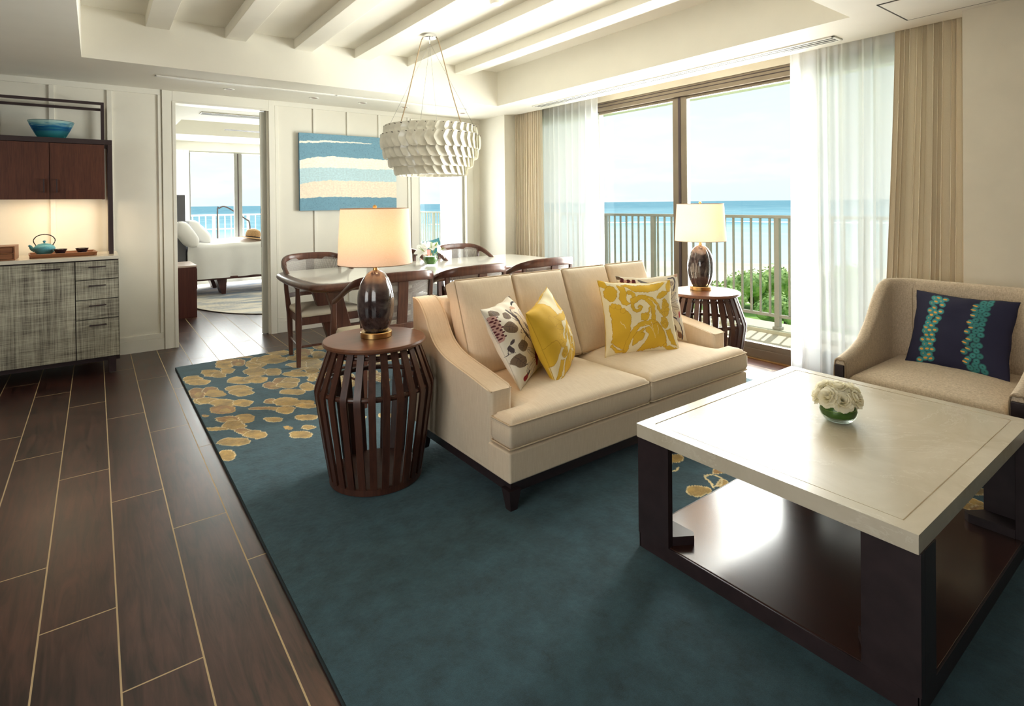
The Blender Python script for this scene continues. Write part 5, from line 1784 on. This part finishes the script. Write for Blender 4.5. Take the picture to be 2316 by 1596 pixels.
def make_chair(label):
    """front of the chair faces -y"""
    t = thing('dining_chair', label, 'chair', (0, 0, 0.0), 0, 'cane backed dining chairs around the table')
    # seat
    poly = [(-0.255, -0.235), (0.255, -0.235), (0.255, 0.205), (-0.255, 0.205)]
    bm = pad(poly, 0.385, 0.432, crown=0.032, r=0.022, step=0.04, crown_r=0.2)
    for v in bm.verts:
        k = 1 - 0.14 * (v.co.y + 0.235) / 0.44
        v.co.x *= k
    s = obj('seat', bm, m_leather, t, angle=60)
    bm = B(-0.25, 0.25, -0.23, 0.20, 0.325, 0.387, bev=0.006)
    for v in bm.verts:
        v.co.x *= 1 - 0.14 * (v.co.y + 0.235) / 0.44
    obj('seat_frame', bm, m_chairwood, t)
    # curved top rail sweeping down into the arms
    rail_pts = [(-0.262, -0.205, 0.622), (-0.272, -0.06, 0.676), (-0.276, 0.09, 0.742), (-0.262, 0.21, 0.793), (-0.20, 0.295, 0.818), (-0.10, 0.328, 0.826), (0, 0.336, 0.828)]
    rail_pts += [(-x, y, z) for x, y, z in reversed(rail_pts[:-1])]
    sp__ = spline(rail_pts, 5)
    m_ = len(sp__)
    rect = []
    for i in range(m_):
        k = 1 - abs(2 * i / (m_ - 1) - 1)
        rect.append((0.013 + 0.004 * k, 0.0135 + 0.0175 * max(0, min(1, (k - 0.25) * 2.2))))
    obj('top_rail', T(sp__, 0, rect=rect), m_chairwood, t, angle=50)
    for sgn in (-1, 1):
        obj('leg', T([(sgn * 0.270, -0.238, 0), (sgn * 0.262, -0.225, 0.36), (sgn * 0.262, -0.207, 0.622)], 0, rect=[(0.015, 0.013), (0.023, 0.020), (0.014, 0.012)], up=(0, 1, 0)), m_chairwood, t)
        obj('leg', T([(sgn * 0.212, 0.190, 0), (sgn * 0.216, 0.205, 0.36), (sgn * 0.232, 0.236, 0.56), (sgn * 0.242, 0.246, 0.80)], 0, rect=[(0.015, 0.013), (0.021, 0.018), (0.016, 0.014), (0.013, 0.012)], up=(0, 1, 0)), m_chairwood, t)
        obj('side_stretcher', T([(sgn * 0.266, -0.232, 0.155), (sgn * 0.214, 0.196, 0.155)], 0.007, n=8), m_chairwood, t)
    low = spline([(-0.232, 0.232, 0.505), (-0.13, 0.283, 0.505), (0, 0.298, 0.505), (0.13, 0.283, 0.505), (0.232, 0.232, 0.505)], 6)
    obj('lower_rail', T(low, 0, rect=(0.012, 0.020)), m_chairwood, t)
    obj('splat', T([(0, 0.296, 0.505), (0, 0.318, 0.66), (0, 0.330, 0.815)], 0, rect=(0.034, 0.008), up=(0, 1, 0)), m_chairwood, t)
    obj('front_stretcher', T([(-0.262, -0.228, 0.155), (0.262, -0.228, 0.155)], 0.009, n=8), m_chairwood, t)
    hi = spline([(-0.240, 0.246, 0.79), (-0.18, 0.295, 0.81), (-0.10, 0.326, 0.818), (-0.035, 0.333, 0.82)], 4)
    lo_ = spline([(-0.230, 0.234, 0.52), (-0.16, 0.272, 0.52), (-0.09, 0.290, 0.52), (-0.035, 0.297, 0.52)], 4)
    hi = hi + [Vector((-q.x, q.y, q.z)) for q in reversed(hi)]
    lo_ = lo_ + [Vector((-q.x, q.y, q.z)) for q in reversed(lo_)]
    n_ = len(hi) - 1
    bm = bmesh.new()
    grid_mesh(bm, lambda u, v: (hi[int(u * n_ + .5)].x * v + lo_[int(u * n_ + .5)].x * (1 - v), hi[int(u * n_ + .5)].y * v + lo_[int(u * n_ + .5)].y * (1 - v) - 0.012, hi[int(u * n_ + .5)].z * v + lo_[int(u * n_ + .5)].z * (1 - v)), n_, 8)
    obj('cane_panel', bm, m_cane, t, angle=60)
    return t


ch = make_chair('cane backed walnut chair on the wall side of the table, nearest the doorway')
ch.location = (1.545, 4.785, 0.015)
for x, y, rz, lb in ((2.31, 4.80, 0.0, 'cane backed walnut chair on the wall side, behind the near lamp shade'),
                     (3.07, 4.80, 0.0, 'cane backed walnut chair in front of the narrow window, beyond the lilies'),
                     (1.56, 3.57, PI, 'cane backed walnut chair with its back to the sofa, behind the near lamp'),
                     (2.16, 3.56, PI, 'cane backed walnut chair with its back to the middle of the sofa'),
                     (2.86, 3.60, PI, 'cane backed walnut chair with its back to the sofa, nearest the wide window')):
    dup(ch, (x, y, 0.015), rz, lb)


# ================================================================== COFFEE TABLE
ct = thing('coffee_table', 'large square coffee table with thick cream marble top and black slab legs', 'coffee table', (2.18, 0.938, 0.015))
tx, ty = 2.18, 0.938
X0, X1, Y0_, Y1_ = 1.604 - tx, 2.760 - tx, 0.494 - ty, 1.382 - ty
zt0 = 0.426 - 0.015; zt1 = 0.476 - 0.015
bm = bmesh.new()
box(bm, X0, X1, Y0_, Y1_, zt0, zt1 - 0.004, bev=0.002)
gi = 0.046; gw = 0.004
for q in ((X0, X1, Y0_, Y0_ + gi), (X0, X1, Y1_ - gi, Y1_), (X0, X0 + gi, Y0_ + gi, Y1_ - gi), (X1 - gi, X1, Y0_ + gi, Y1_ - gi)):
    box(bm, *q, zt1 - 0.006, zt1)
obj('top', bm, m_marble, ct)
obj('top_inlay', B(X0 + gi + gw, X1 - gi - gw, Y0_ + gi + gw, Y1_ - gi - gw, zt1 - 0.006, zt1 - 0.0008, bev=0.0015), m_marble, ct)
obj('shelf', B(X0 + 0.016, X1 - 0.016, Y0_ + 0.006, Y1_ - 0.006, 0.0, 0.054, bev=0.003), m_shelfwood, ct)
obj('shelf_edge', boxes([(X0 + 0.010, X0 + 0.018, Y0_ + 0.004, Y1_ - 0.004, 0.0, 0.052), (X1 - 0.018, X1 - 0.010, Y0_ + 0.004, Y1_ - 0.004, 0.0, 0.052), (X0 + 0.010, X1 - 0.010, Y0_ + 0.001, Y0_ + 0.007, 0.0, 0.052), (X0 + 0.010, X1 - 0.010, Y1_ - 0.007, Y1_ - 0.001, 0.0, 0.052)]), m_dark, ct)
for sgx, ex in ((1, X0), (-1, X1)):
    for sgy, ey in ((1, Y0_), (-1, Y1_)):
        def R4(dx0, dx1, dy0, dy1):
            xs = sorted((ex + sgx * dx0, ex + sgx * dx1)); ys = sorted((ey + sgy * dy0, ey + sgy * dy1))
            return xs[0], xs[1], ys[0], ys[1]
        lg = obj('leg', boxes([(*R4(0.008, 0.034, -0.002, 0.134), 0.052, zt0), (*R4(0.034, 0.115, -0.002, 0.026), 0.052, zt0)], bev=0.002), m_dark, ct)
        pts = [(0.034, 0.026), (0.118, 0.026), (0.118, 0.160), (0.100, 0.176), (0.034, 0.134)]
        pp = [(ex + sgx * a, ey + sgy * b) for a, b in pts]
        bm = bmesh.new(); prism(bm, pp, 0.054, 0.086, 'Z'); obj('foot_plate', bm, m_dark, lg)
        bm = bmesh.new(); prism(bm, pp, zt0 - 0.026, zt0, 'Z'); obj('top_plate', bm, m_dark, lg)


# ================================================================== FLOWERS
def rose_bm(bm, c, axis, r, seed):
    rr = random.Random(seed)
    ax = Vector(axis).normalized()
    q = ax.to_track_quat('Z', 'X').to_matrix().to_4x4()
    m4 = Matrix.Translation(c) @ q
    for ly, (n, rad, hgt, opn) in enumerate(((3, 0.26, 0.50, 0.10), (4, 0.42, 0.52, 0.24), (5, 0.62, 0.44, 0.46), (6, 0.84, 0.28, 0.82), (6, 1.0, 0.08, 1.1))):
        a0 = rr.uniform(0, 6)
        for k in range(n):
            a = a0 + 2 * PI * k / n + rr.uniform(-.15, .15)
            wd = 2.5 * PI / n * 0.62

            def fn(u, v):
                th = a + (u - .5) * wd * 2
                e = 1 - (2 * u - 1) ** 2 * 0.25
                rd = r * (0.12 + (rad - 0.12) * v ** 0.8 * (1 + 0.06 * math.sin(9 * th + ly)))
                z = r * ((-0.45 + (hgt + 0.45) * (v ** 0.75) * e) - opn * 0.30 * max(0, v - .7) ** 1.2 * 2.2)
                return m4 @ Vector((rd * math.cos(th), rd * math.sin(th), z))
            grid_mesh(bm, fn, 7, 6)
    return bm


fv = thing('flower_vase', 'round glass bowl lined with green leaf on the marble coffee table', 'vase', (2.212, 0.934, 0.476))
fv.scale = (1.12, 1.12, 1.0)
obj('vase_glass', L([(0.0, 0.002), (0.030, 0.0), (0.040, 0.004), (0.053, 0.022), (0.057, 0.040), (0.053, 0.060), (0.045, 0.072), (0.043, 0.072), (0.050, 0.060), (0.054, 0.040), (0.050, 0.024), (0.038, 0.008), (0.0, 0.006)], 48), m_vase, fv)
obj('leaf_lining', L([(0.0, 0.012), (0.034, 0.011), (0.050, 0.023), (0.0555, 0.040), (0.0525, 0.056), (0.046, 0.066), (0.0, 0.062)], 48), m_green, fv)
obj('leaf_band', T([(0.0535 * math.cos(2 * PI * i / 40), 0.0535 * math.sin(2 * PI * i / 40), 0.049 + 0.004 * math.cos(2 * PI * i / 40 + 1)) for i in range(40)], 0.0012, n=5, closed=True), m_bud, fv)
rr = random.Random(21)
spots = [(-0.054, -0.022, 0.100), (-0.014, -0.052, 0.092), (0.030, -0.046, 0.098), (0.062, -0.008, 0.092), (0.002, -0.008, 0.126), (-0.046, 0.026, 0.112), (0.046, 0.030, 0.110), (-0.002, 0.046, 0.108)]
cam_dir = Vector((-2.2, -0.9, 0.0)).normalized()
side = Vector((-cam_dir.y, cam_dir.x, 0))
for i, (a, b, z) in enumerate(spots):
    c = side * (-a) + cam_dir * (-b) + Vector((0, 0, z))
    ax = Vector((c.x, c.y, (z - 0.06) * 1.1))
    o = thing('rose', ['white rose at the front of the coffee table bouquet', 'white rose at the side of the coffee table bouquet', 'white rose on top of the coffee table bouquet'][0 if b < -0.04 else (2 if z > 0.12 else 1)] , 'flower', (2.212, 0.934, 0.476), 0, 'white roses in the coffee table bouquet')
    o['label'] = 'white rose packed into the round bouquet on the marble coffee table'
    obj('bloom', rose_bm(bmesh.new(), c, ax, rr.uniform(0.040, 0.045), i), m_rose, o, angle=70)
    obj('stem', T([c * 0.98 - Vector((0, 0, 0.012)), Vector((c.x * .4, c.y * .4, 0.058))], 0.003, n=5), m_bud, o)

dv = thing('flower_vase', 'round glass bowl lined with green leaf on the dining table', 'vase', (2.478, 4.575, DZ + 0.0035))
obj('vase_glass', L([(0.0, 0.002), (0.035, 0.0), (0.055, 0.012), (0.070, 0.040), (0.072, 0.060), (0.064, 0.088), (0.052, 0.104), (0.050, 0.104), (0.061, 0.088), (0.069, 0.060), (0.067, 0.041), (0.052, 0.015), (0.0, 0.008)], 40), m_vase, dv)
obj('leaf_lining', L([(0.0, 0.010), (0.045, 0.012), (0.064, 0.040), (0.067, 0.060), (0.060, 0.082), (0.0, 0.088)], 40), m_green, dv)
def lily(c, axis, r, seed, label):
    o = thing('lily', label, 'flower', (2.478, 4.575, DZ + 0.0035), 0, 'white lilies on the dining table')
    rr = random.Random(seed)
    q = Vector(axis).normalized().to_track_quat('Z', 'X').to_matrix().to_4x4()
    m4 = Matrix.Translation(c) @ q
    for k in range(6):
        a = 2 * PI * k / 6 + rr.uniform(-.1, .1)
        bm = bmesh.new()

        def fn(u, v):
            w = r * 0.30 * math.sin(PI * min(1, 0.08 + v * 0.92)) ** 0.8
            rd = r * (0.06 + 0.95 * v ** 1.15)
            z = r * (0.65 * v - 0.75 * max(0, v - .45) ** 1.6) - abs(u - .5) * -0.25 * w
            p_ = Vector((rd, (u - .5) * 2 * w, z))
            return m4 @ (Matrix.Rotation(a, 4, 'Z') @ p_)
        grid_mesh(bm, fn, 4, 9)
        obj('petal', bm, m_lily, o, angle=70)
    for k in range(3):
        a = 2.1 * k
        obj('stamen', T([m4 @ Vector((0, 0, 0)), m4 @ Vector((0.12 * r * math.cos(a), 0.12 * r * math.sin(a), r * 0.8))], 0.002, n=5), m_bud, o)
    obj('stem', T([Vector(c), Vector((c[0] * .3, c[1] * .3, 0.07))], 0.004, n=6), m_bud, o)
lily((-0.055, 0.02, 0.130), (-0.8, -0.3, 0.55), 0.092, 1, 'white lily leaning out of the dining table bowl toward the lamp shade')
lily((0.005, 0.0, 0.150), (-0.1, -0.4, 0.9), 0.090, 2, 'white lily standing upright in the dining table bowl')
lily((0.055, -0.03, 0.125), (0.75, -0.55, 0.45), 0.088, 3, 'white lily leaning out of the dining table bowl toward the window')
lf_ = thing('lily_bud', 'green closed lily bud rising from the dining table bowl', 'flower', (2.478, 4.575, DZ + 0.0035))
obj('bud', T(spline([(0.03, 0, 0.12), (0.05, -0.01, 0.18), (0.07, -0.02, 0.215)], 4), [0.003, 0.004, 0.006, 0.009, 0.010, 0.010, 0.008, 0.005, 0.002], n=8), m_bud, lf_)
obj('stem', T([(0.01, 0, 0.07), (0.03, 0, 0.121)], 0.003, n=6), m_bud, lf_)


# ================================================================== ARMCHAIR
ac = thing('armchair', 'beige tweed armchair with swooping arms beside the coffee table', 'armchair', (3.40, 0.918, 0.015))
qx, qy, qz = 3.40, 0.918, 0.015
A = lambda x: x - qx
Z = lambda z: z - qz
# shell: U in plan, height sweeping from the arm fronts up to the back
def shell(inner):
    W2, xf, xb = 0.368, 3.0, 3.735
    th = 0.058
    path = []
    r_ = 0.16
    def pl(off):
        w = W2 - off; b = xb - off; rr_ = max(0.03, r_ - off)
        P = [(xf, w), (3.15, w), (3.30, w), (3.42, w), (b - rr_, w)]
        for k in range(1, 7):
            a = PI / 2 * k / 6
            P.append((b - rr_ + rr_ * math.sin(a), w - rr_ + rr_ * math.cos(a)))
        P += [(b, w * 0.3), (b, 0)]
        Q = [(x, -y) for x, y in reversed(P[:-1])]
        return P + Q
    return pl(0.0 if not inner else th)
PO, PI_ = shell(False), shell(True)
PO = [(p.x, p.y) for p in spline([(x, y, 0) for x, y in PO], 3)]
PI_ = [(p.x, p.y) for p in spline([(x, y, 0) for x, y in PI_], 3)]


def hgt(x, y):
    t = max(0, min(1, (x - 3.0) / 0.60))
    h = np.interp(t, [0, 0.22, 0.42, 0.6, 0.75, 0.88, 1.0], [0.500, 0.522, 0.560, 0.645, 0.755, 0.825, 0.845])
    return float(h)
bm = bmesh.new()
n_ = len(PO)
lean = lambda z: 0.10 * max(0, z - 0.42) * 0.0
cols_ = []
for i in range(n_):
    (xo, yo), (xi, yi) = PO[i], PI_[i]
    h = hgt(xo, yo)
    f = lambda x, z: x - (0.0)
    ring = [(xo, yo, 0.17), (xo, yo, 0.30), (xo, yo, h - 0.03), (xo * .93 + xi * .07, yo * .93 + yi * .07, h - 0.010), (xo * .75 + xi * .25, yo * .75 + yi * .25, h), (xo * .5 + xi * .5, yo * .5 + yi * .5, h + 0.004), (xo * .25 + xi * .75, yo * .25 + yi * .75, h), (xo * .07 + xi * .93, yo * .07 + yi * .93, h - 0.010), (xi, yi, h - 0.03), (xi, yi, 0.30), (xi, yi, 0.17)]
    cols_.append([bm.verts.new((A(x), y, Z(z))) for x, y, z in ring])
for a, b in zip(cols_, cols_[1:]):
    for j in range(len(a)):
        bm.faces.new((a[j], a[(j + 1) % len(a)], b[(j + 1) % len(b)], b[j]))
bm.faces.new(cols_[0]); bm.faces.new(cols_[-1])
obj('shell', bm, m_arm, ac, angle=50)
poly = [(A(3.008), -0.305), (A(3.66), -0.305), (A(3.66), 0.305), (A(3.008), 0.305)]
c = obj('seat_cushion', pad(poly, Z(0.305), Z(0.418), crown=0.035, r=0.03, step=0.04, crown_r=0.25), m_arm, ac, angle=60)
obj('piping', piping(poly, Z(0.398)), plain('tweed_piping', (0.30, 0.21, 0.13), 0.9), c)
obj('seat_base', B(A(3.02), A(3.70), -0.306, 0.306, Z(0.17), Z(0.303), bev=0.01), m_arm, ac)
for sgn in (-1, 1):
    y0, y1 = sorted((sgn * 0.318, sgn * 0.360))
    obj('leg', B(A(2.985), A(3.012), y0, y1, 0.0, Z(0.468), bev=0.003), m_dark, ac)
    obj('leg', T([(A(3.66), sgn * 0.29, 0), (A(3.62), sgn * 0.28, Z(0.20))], 0, rect=(0.018, 0.018)), m_dark, ac)
    obj('arm_welt', T(spline([(A(2.998), sgn * 0.312, Z(0.20)), (A(2.996), sgn * 0.312, Z(0.46)), (A(2.996), sgn * 0.338, Z(0.489)), (A(2.998), sgn * 0.364, Z(0.46)), (A(2.998), sgn * 0.365, Z(0.20))], 5), 0.004, n=6), plain('tweed_welt', (0.33, 0.24, 0.15), 0.9), ac)
for sgn in (-1, 1):
    obj('back_seam', T([(A(3.672), sgn * 0.236, Z(0.43)), (A(3.672), sgn * 0.238, Z(0.80))], 0.002, n=6), plain('tweed_seam', (0.42, 0.32, 0.21), 0.9), ac)
p = pillow('throw_pillow', 'navy cushion with two bands of teal and orange seed shapes on the tweed armchair', 0.43, 0.40, 0.13, pat_navy, NAVY, seed=7, ears=0.075)
place(p, (3.43, 0.905, 0.428), math.radians(-90 - 2), math.radians(22), math.radians(-1), 0.40)


# ================================================================== BEDROOM THINGS
bd = thing('bed', 'double bed with white duvet on a dark wooden frame in the bedroom', 'bed', (1.0, 8.95, 0))
obj('bed_frame', B(0.02, 1.80, 0.02, 1.24, 0.238, 0.276, bev=0.004), m_bedwood, bd)
for x, y in ((0.45, 0.12), (1.45, 0.12), (0.45, 0.88), (1.45, 0.88)):
    bm = bmesh.new()
    prism(bm, [(x - 0.05, 0.24), (x + 0.09, 0.24), (x + 0.07, 0.012), (x + 0.02, 0.012)], y, y + 0.30, 'Y')
    for v in bm.verts:
        if v.co.z < 0.1:
            v.co.y = y + (v.co.y - y) * 0.9
    obj('leg', bm, m_bedwood, bd)
bm = bmesh.new()


def duv(u, v):
    # over the near side and up across the top
    x = 0.03 + 1.74 * u
    if v < 0.42:
        k = v / 0.42
        z = 0.268 + (0.735 - 0.268) * k
        y = -0.02 + 0.028 * math.sin(x * 9 + 2 * math.sin(x * 3)) * (1 - k) ** 0.7 + 0.02 * math.sin(x * 23) * (1 - k)
    else:
        k = (v - 0.42) / 0.58
        y = -0.005 + 1.25 * k
        z = 0.745 + 0.055 * math.sin(PI * min(1, k * 0.9 + 0.08)) + 0.006 * math.sin(x * 13 + y * 5)
    nz = mnoise.noise((x * 4, y * 5 + z * 3, 1.2))
    return (x, y - 0.030 * nz, z + 0.014 * nz)
grid_mesh(bm, duv, 60, 50)
obj('duvet', bm, m_linen, bd, angle=70)
obj('mattress', B(0.03, 1.78, 0.02, 1.24, 0.276, 0.70, bev=0.05, seg=3), m_linen, bd)
obj('headboard', B(-0.13, 0.012, 0.06, 1.28, 0.10, 1.462, bev=0.008), m_greyfab, bd)


def bedpillow(label, loc, ry, rz, seed):
    t = thing('bed_pillow', label, 'pillow')
    rr = random.Random(seed)
    bm = bmesh.new()
    n = 26
    w, h, th = 0.50, 0.42, 0.20

    def P(u, v, s):
        a, b = 2 * u - 1, 2 * v - 1
        e = max(0, 1 - a ** 4) ** .6 * max(0, 1 - b ** 4) ** .6
        return (w / 2 * a * (1 - .06 * (1 - b * b)), h / 2 * b * (1 - .06 * (1 - a * a)), s * th / 2 * e + 0.012 * mnoise.noise((u * 4 + seed, v * 4, s)))
    top = [[bm.verts.new(P(i / n, j / n, 1)) for j in range(n + 1)] for i in range(n + 1)]
    bt = [[top[i][j] if i in (0, n) or j in (0, n) else bm.verts.new(P(i / n, j / n, -1)) for j in range(n + 1)] for i in range(n + 1)]
    for i in range(n):
        for j in range(n):
            bm.faces.new((top[i][j], top[i + 1][j], top[i + 1][j + 1], top[i][j + 1]))
            bm.faces.new((bt[i][j + 1], bt[i + 1][j + 1], bt[i + 1][j], bt[i][j]))
    obj('pillow_body', bm, m_linen, t, angle=80)
    t.matrix_world = Matrix.Translation(loc) @ Matrix.Rotation(rz, 4, 'Z') @ Matrix.Rotation(ry, 4, 'Y') @ Matrix.Rotation(PI / 2, 4, 'Z')


bedpillow('white pillow nearest the doorway, against the grey headboard', (1.005, 8.93, 0.915), math.radians(58), 0.0, 3)
bedpillow('white pillow behind and to the right of the nearest bed pillow', (1.20, 9.36, 0.925), math.radians(50), 0.0, 5)

ht = thing('straw_hat', 'tan straw sun hat lying on the white bed', 'hat')
obj('crown', L([(0.105, 0.0), (0.108, 0.03), (0.104, 0.075), (0.088, 0.112), (0.05, 0.132), (0.0, 0.137)], 32), m_straw, ht)
obj('brim', L([(0.100, 0.004), (0.14, -0.004), (0.185, -0.010), (0.195, -0.006), (0.185, -0.006), (0.14, 0.002), (0.100, 0.010)], 40, mod=lambda t, z: 1 + 0.05 * math.sin(3 * t), caps=False), m_straw, ht)
obj('band', L([(0.1085, 0.008), (0.1095, 0.024)], 32, caps=False), m_dark, ht)
ht.matrix_world = Matrix.Translation((1.915, 9.16, 0.812)) @ Matrix.Rotation(math.radians(10), 4, 'Y')

nsd = thing('nightstand', 'boxy reddish brown wooden nightstand inside the bedroom doorway', 'nightstand', (0.70, 7.75, 0))
obj('carcass', B(-0.25, 0.244, -0.30, 0.30, 0.0, 0.590, bev=0.003), m_bedwood, nsd)
obj('top', B(-0.25, 0.248, -0.302, 0.302, 0.590, 0.610, bev=0.002), plain('pale_nightstand_top', (0.62, 0.50, 0.46), 0.3), nsd)
obj('drawer', B(0.244, 0.252, -0.28, 0.28, 0.33, 0.57, bev=0.002), m_bedwood, nsd)

br = thing('bedroom_rug', 'round pale rug with a blue grey wash under the bed', 'rug', (1.95, 8.9, 0))
bm = bmesh.new()
V = grid_mesh(bm, lambda u, v: (1.05 * v * math.cos(2 * PI * u), 1.9 * v * math.sin(2 * PI * u), 0.012), 180, 90, closed_u=True)
bmesh.ops.remove_doubles(bm, verts=bm.verts[:], dist=1e-5)
me = mesh_from_bm('bedrug', bm, m_bedrug, 0)
co = np.empty(len(me.vertices) * 3); me.vertices.foreach_get('co', co); co = co.reshape(-1, 3)
nv = np.array([mnoise.fractal((a * 2.2, b * 7, 0.4), 0.8, 2.0, 4) for a, b in co[:, :2]])
dd = np.hypot(co[:, 0] / 1.05, co[:, 1] / 1.9)
f = np.clip((nv * 0.9 + 0.75 - dd * 0.75), 0, 1)[:, None]
paint(me, lin(236, 230, 220) * (1 - f) + lin(140, 155, 178) * f)
obj('pile', me, m_bedrug, br)
obj('edge', L([(1.0, 0.0005), (1.004, 0.010), (1.0, 0.0118)], 120, caps=False), plain('bedroom_rug_edge', (0.10, 0.07, 0.05), 0.9), br).scale = (1.052, 1.902, 1)

fan = thing('ceiling_fan', 'ceiling fan with slim wooden blades in the bedroom', 'ceiling fan', (2.12, 8.55, 2.70))
obj('rod', T([(0, 0, 0), (0, 0, -0.26)], 0.012), m_chrome, fan)
obj('motor', L([(0.0, -0.25), (0.05, -0.25), (0.085, -0.28), (0.09, -0.33), (0.06, -0.36), (0.0, -0.365)], 32), m_white_paint, fan)
for k in range(3):
    a = PI + 0.10 + 2 * PI * k / 3
    d_ = Vector((math.cos(a), math.sin(a), 0)); s_ = Vector((-math.sin(a), math.cos(a), 0))
    bm = bmesh.new()
    grid_mesh(bm, lambda u, v: d_ * (0.17 + 0.52 * v) + s_ * (u - .5) * (0.11 - 0.05 * v) + Vector((0, 0, -0.35 + (u - .5) * 0.008)), 3, 10)
    bmesh.ops.solidify(bm, geom=bm.faces[:], thickness=0.006)
    bl = obj('blade', bm, wood('fan_blade_wood_%d' % k, (0.05, 0.025, 0.018), (0.10, 0.05, 0.03), 0.5), fan)
    obj('bracket', T([d_ * 0.07 + Vector((0, 0, -0.33)), d_ * 0.22 + Vector((0, 0, -0.345))], 0, rect=(0.02, 0.004)), m_chrome, bl)

tc_ = pillow('outdoor_cushion', 'teal cushion standing on the terrace chair outside the narrow window', 0.30, 0.26, 0.14, lambda u, v: np.tile(np.array([0.012, 0.11, 0.125]), (len(u), 1)), (0.012, 0.11, 0.125), n=30, seed=12)
place(tc_, (3.80, 6.85, 0.55), math.radians(10), math.radians(15), math.radians(8), 0.26)
tc_ = pillow('outdoor_cushion', 'coral cushion lying beside the teal one on the terrace chair', 0.26, 0.22, 0.12, lambda u, v: np.tile(np.array([0.70, 0.16, 0.13]), (len(u), 1)), (0.70, 0.16, 0.13), n=30, seed=13)
place(tc_, (3.60, 6.72, 0.47), math.radians(20), math.radians(20), 0.0, 0.22)
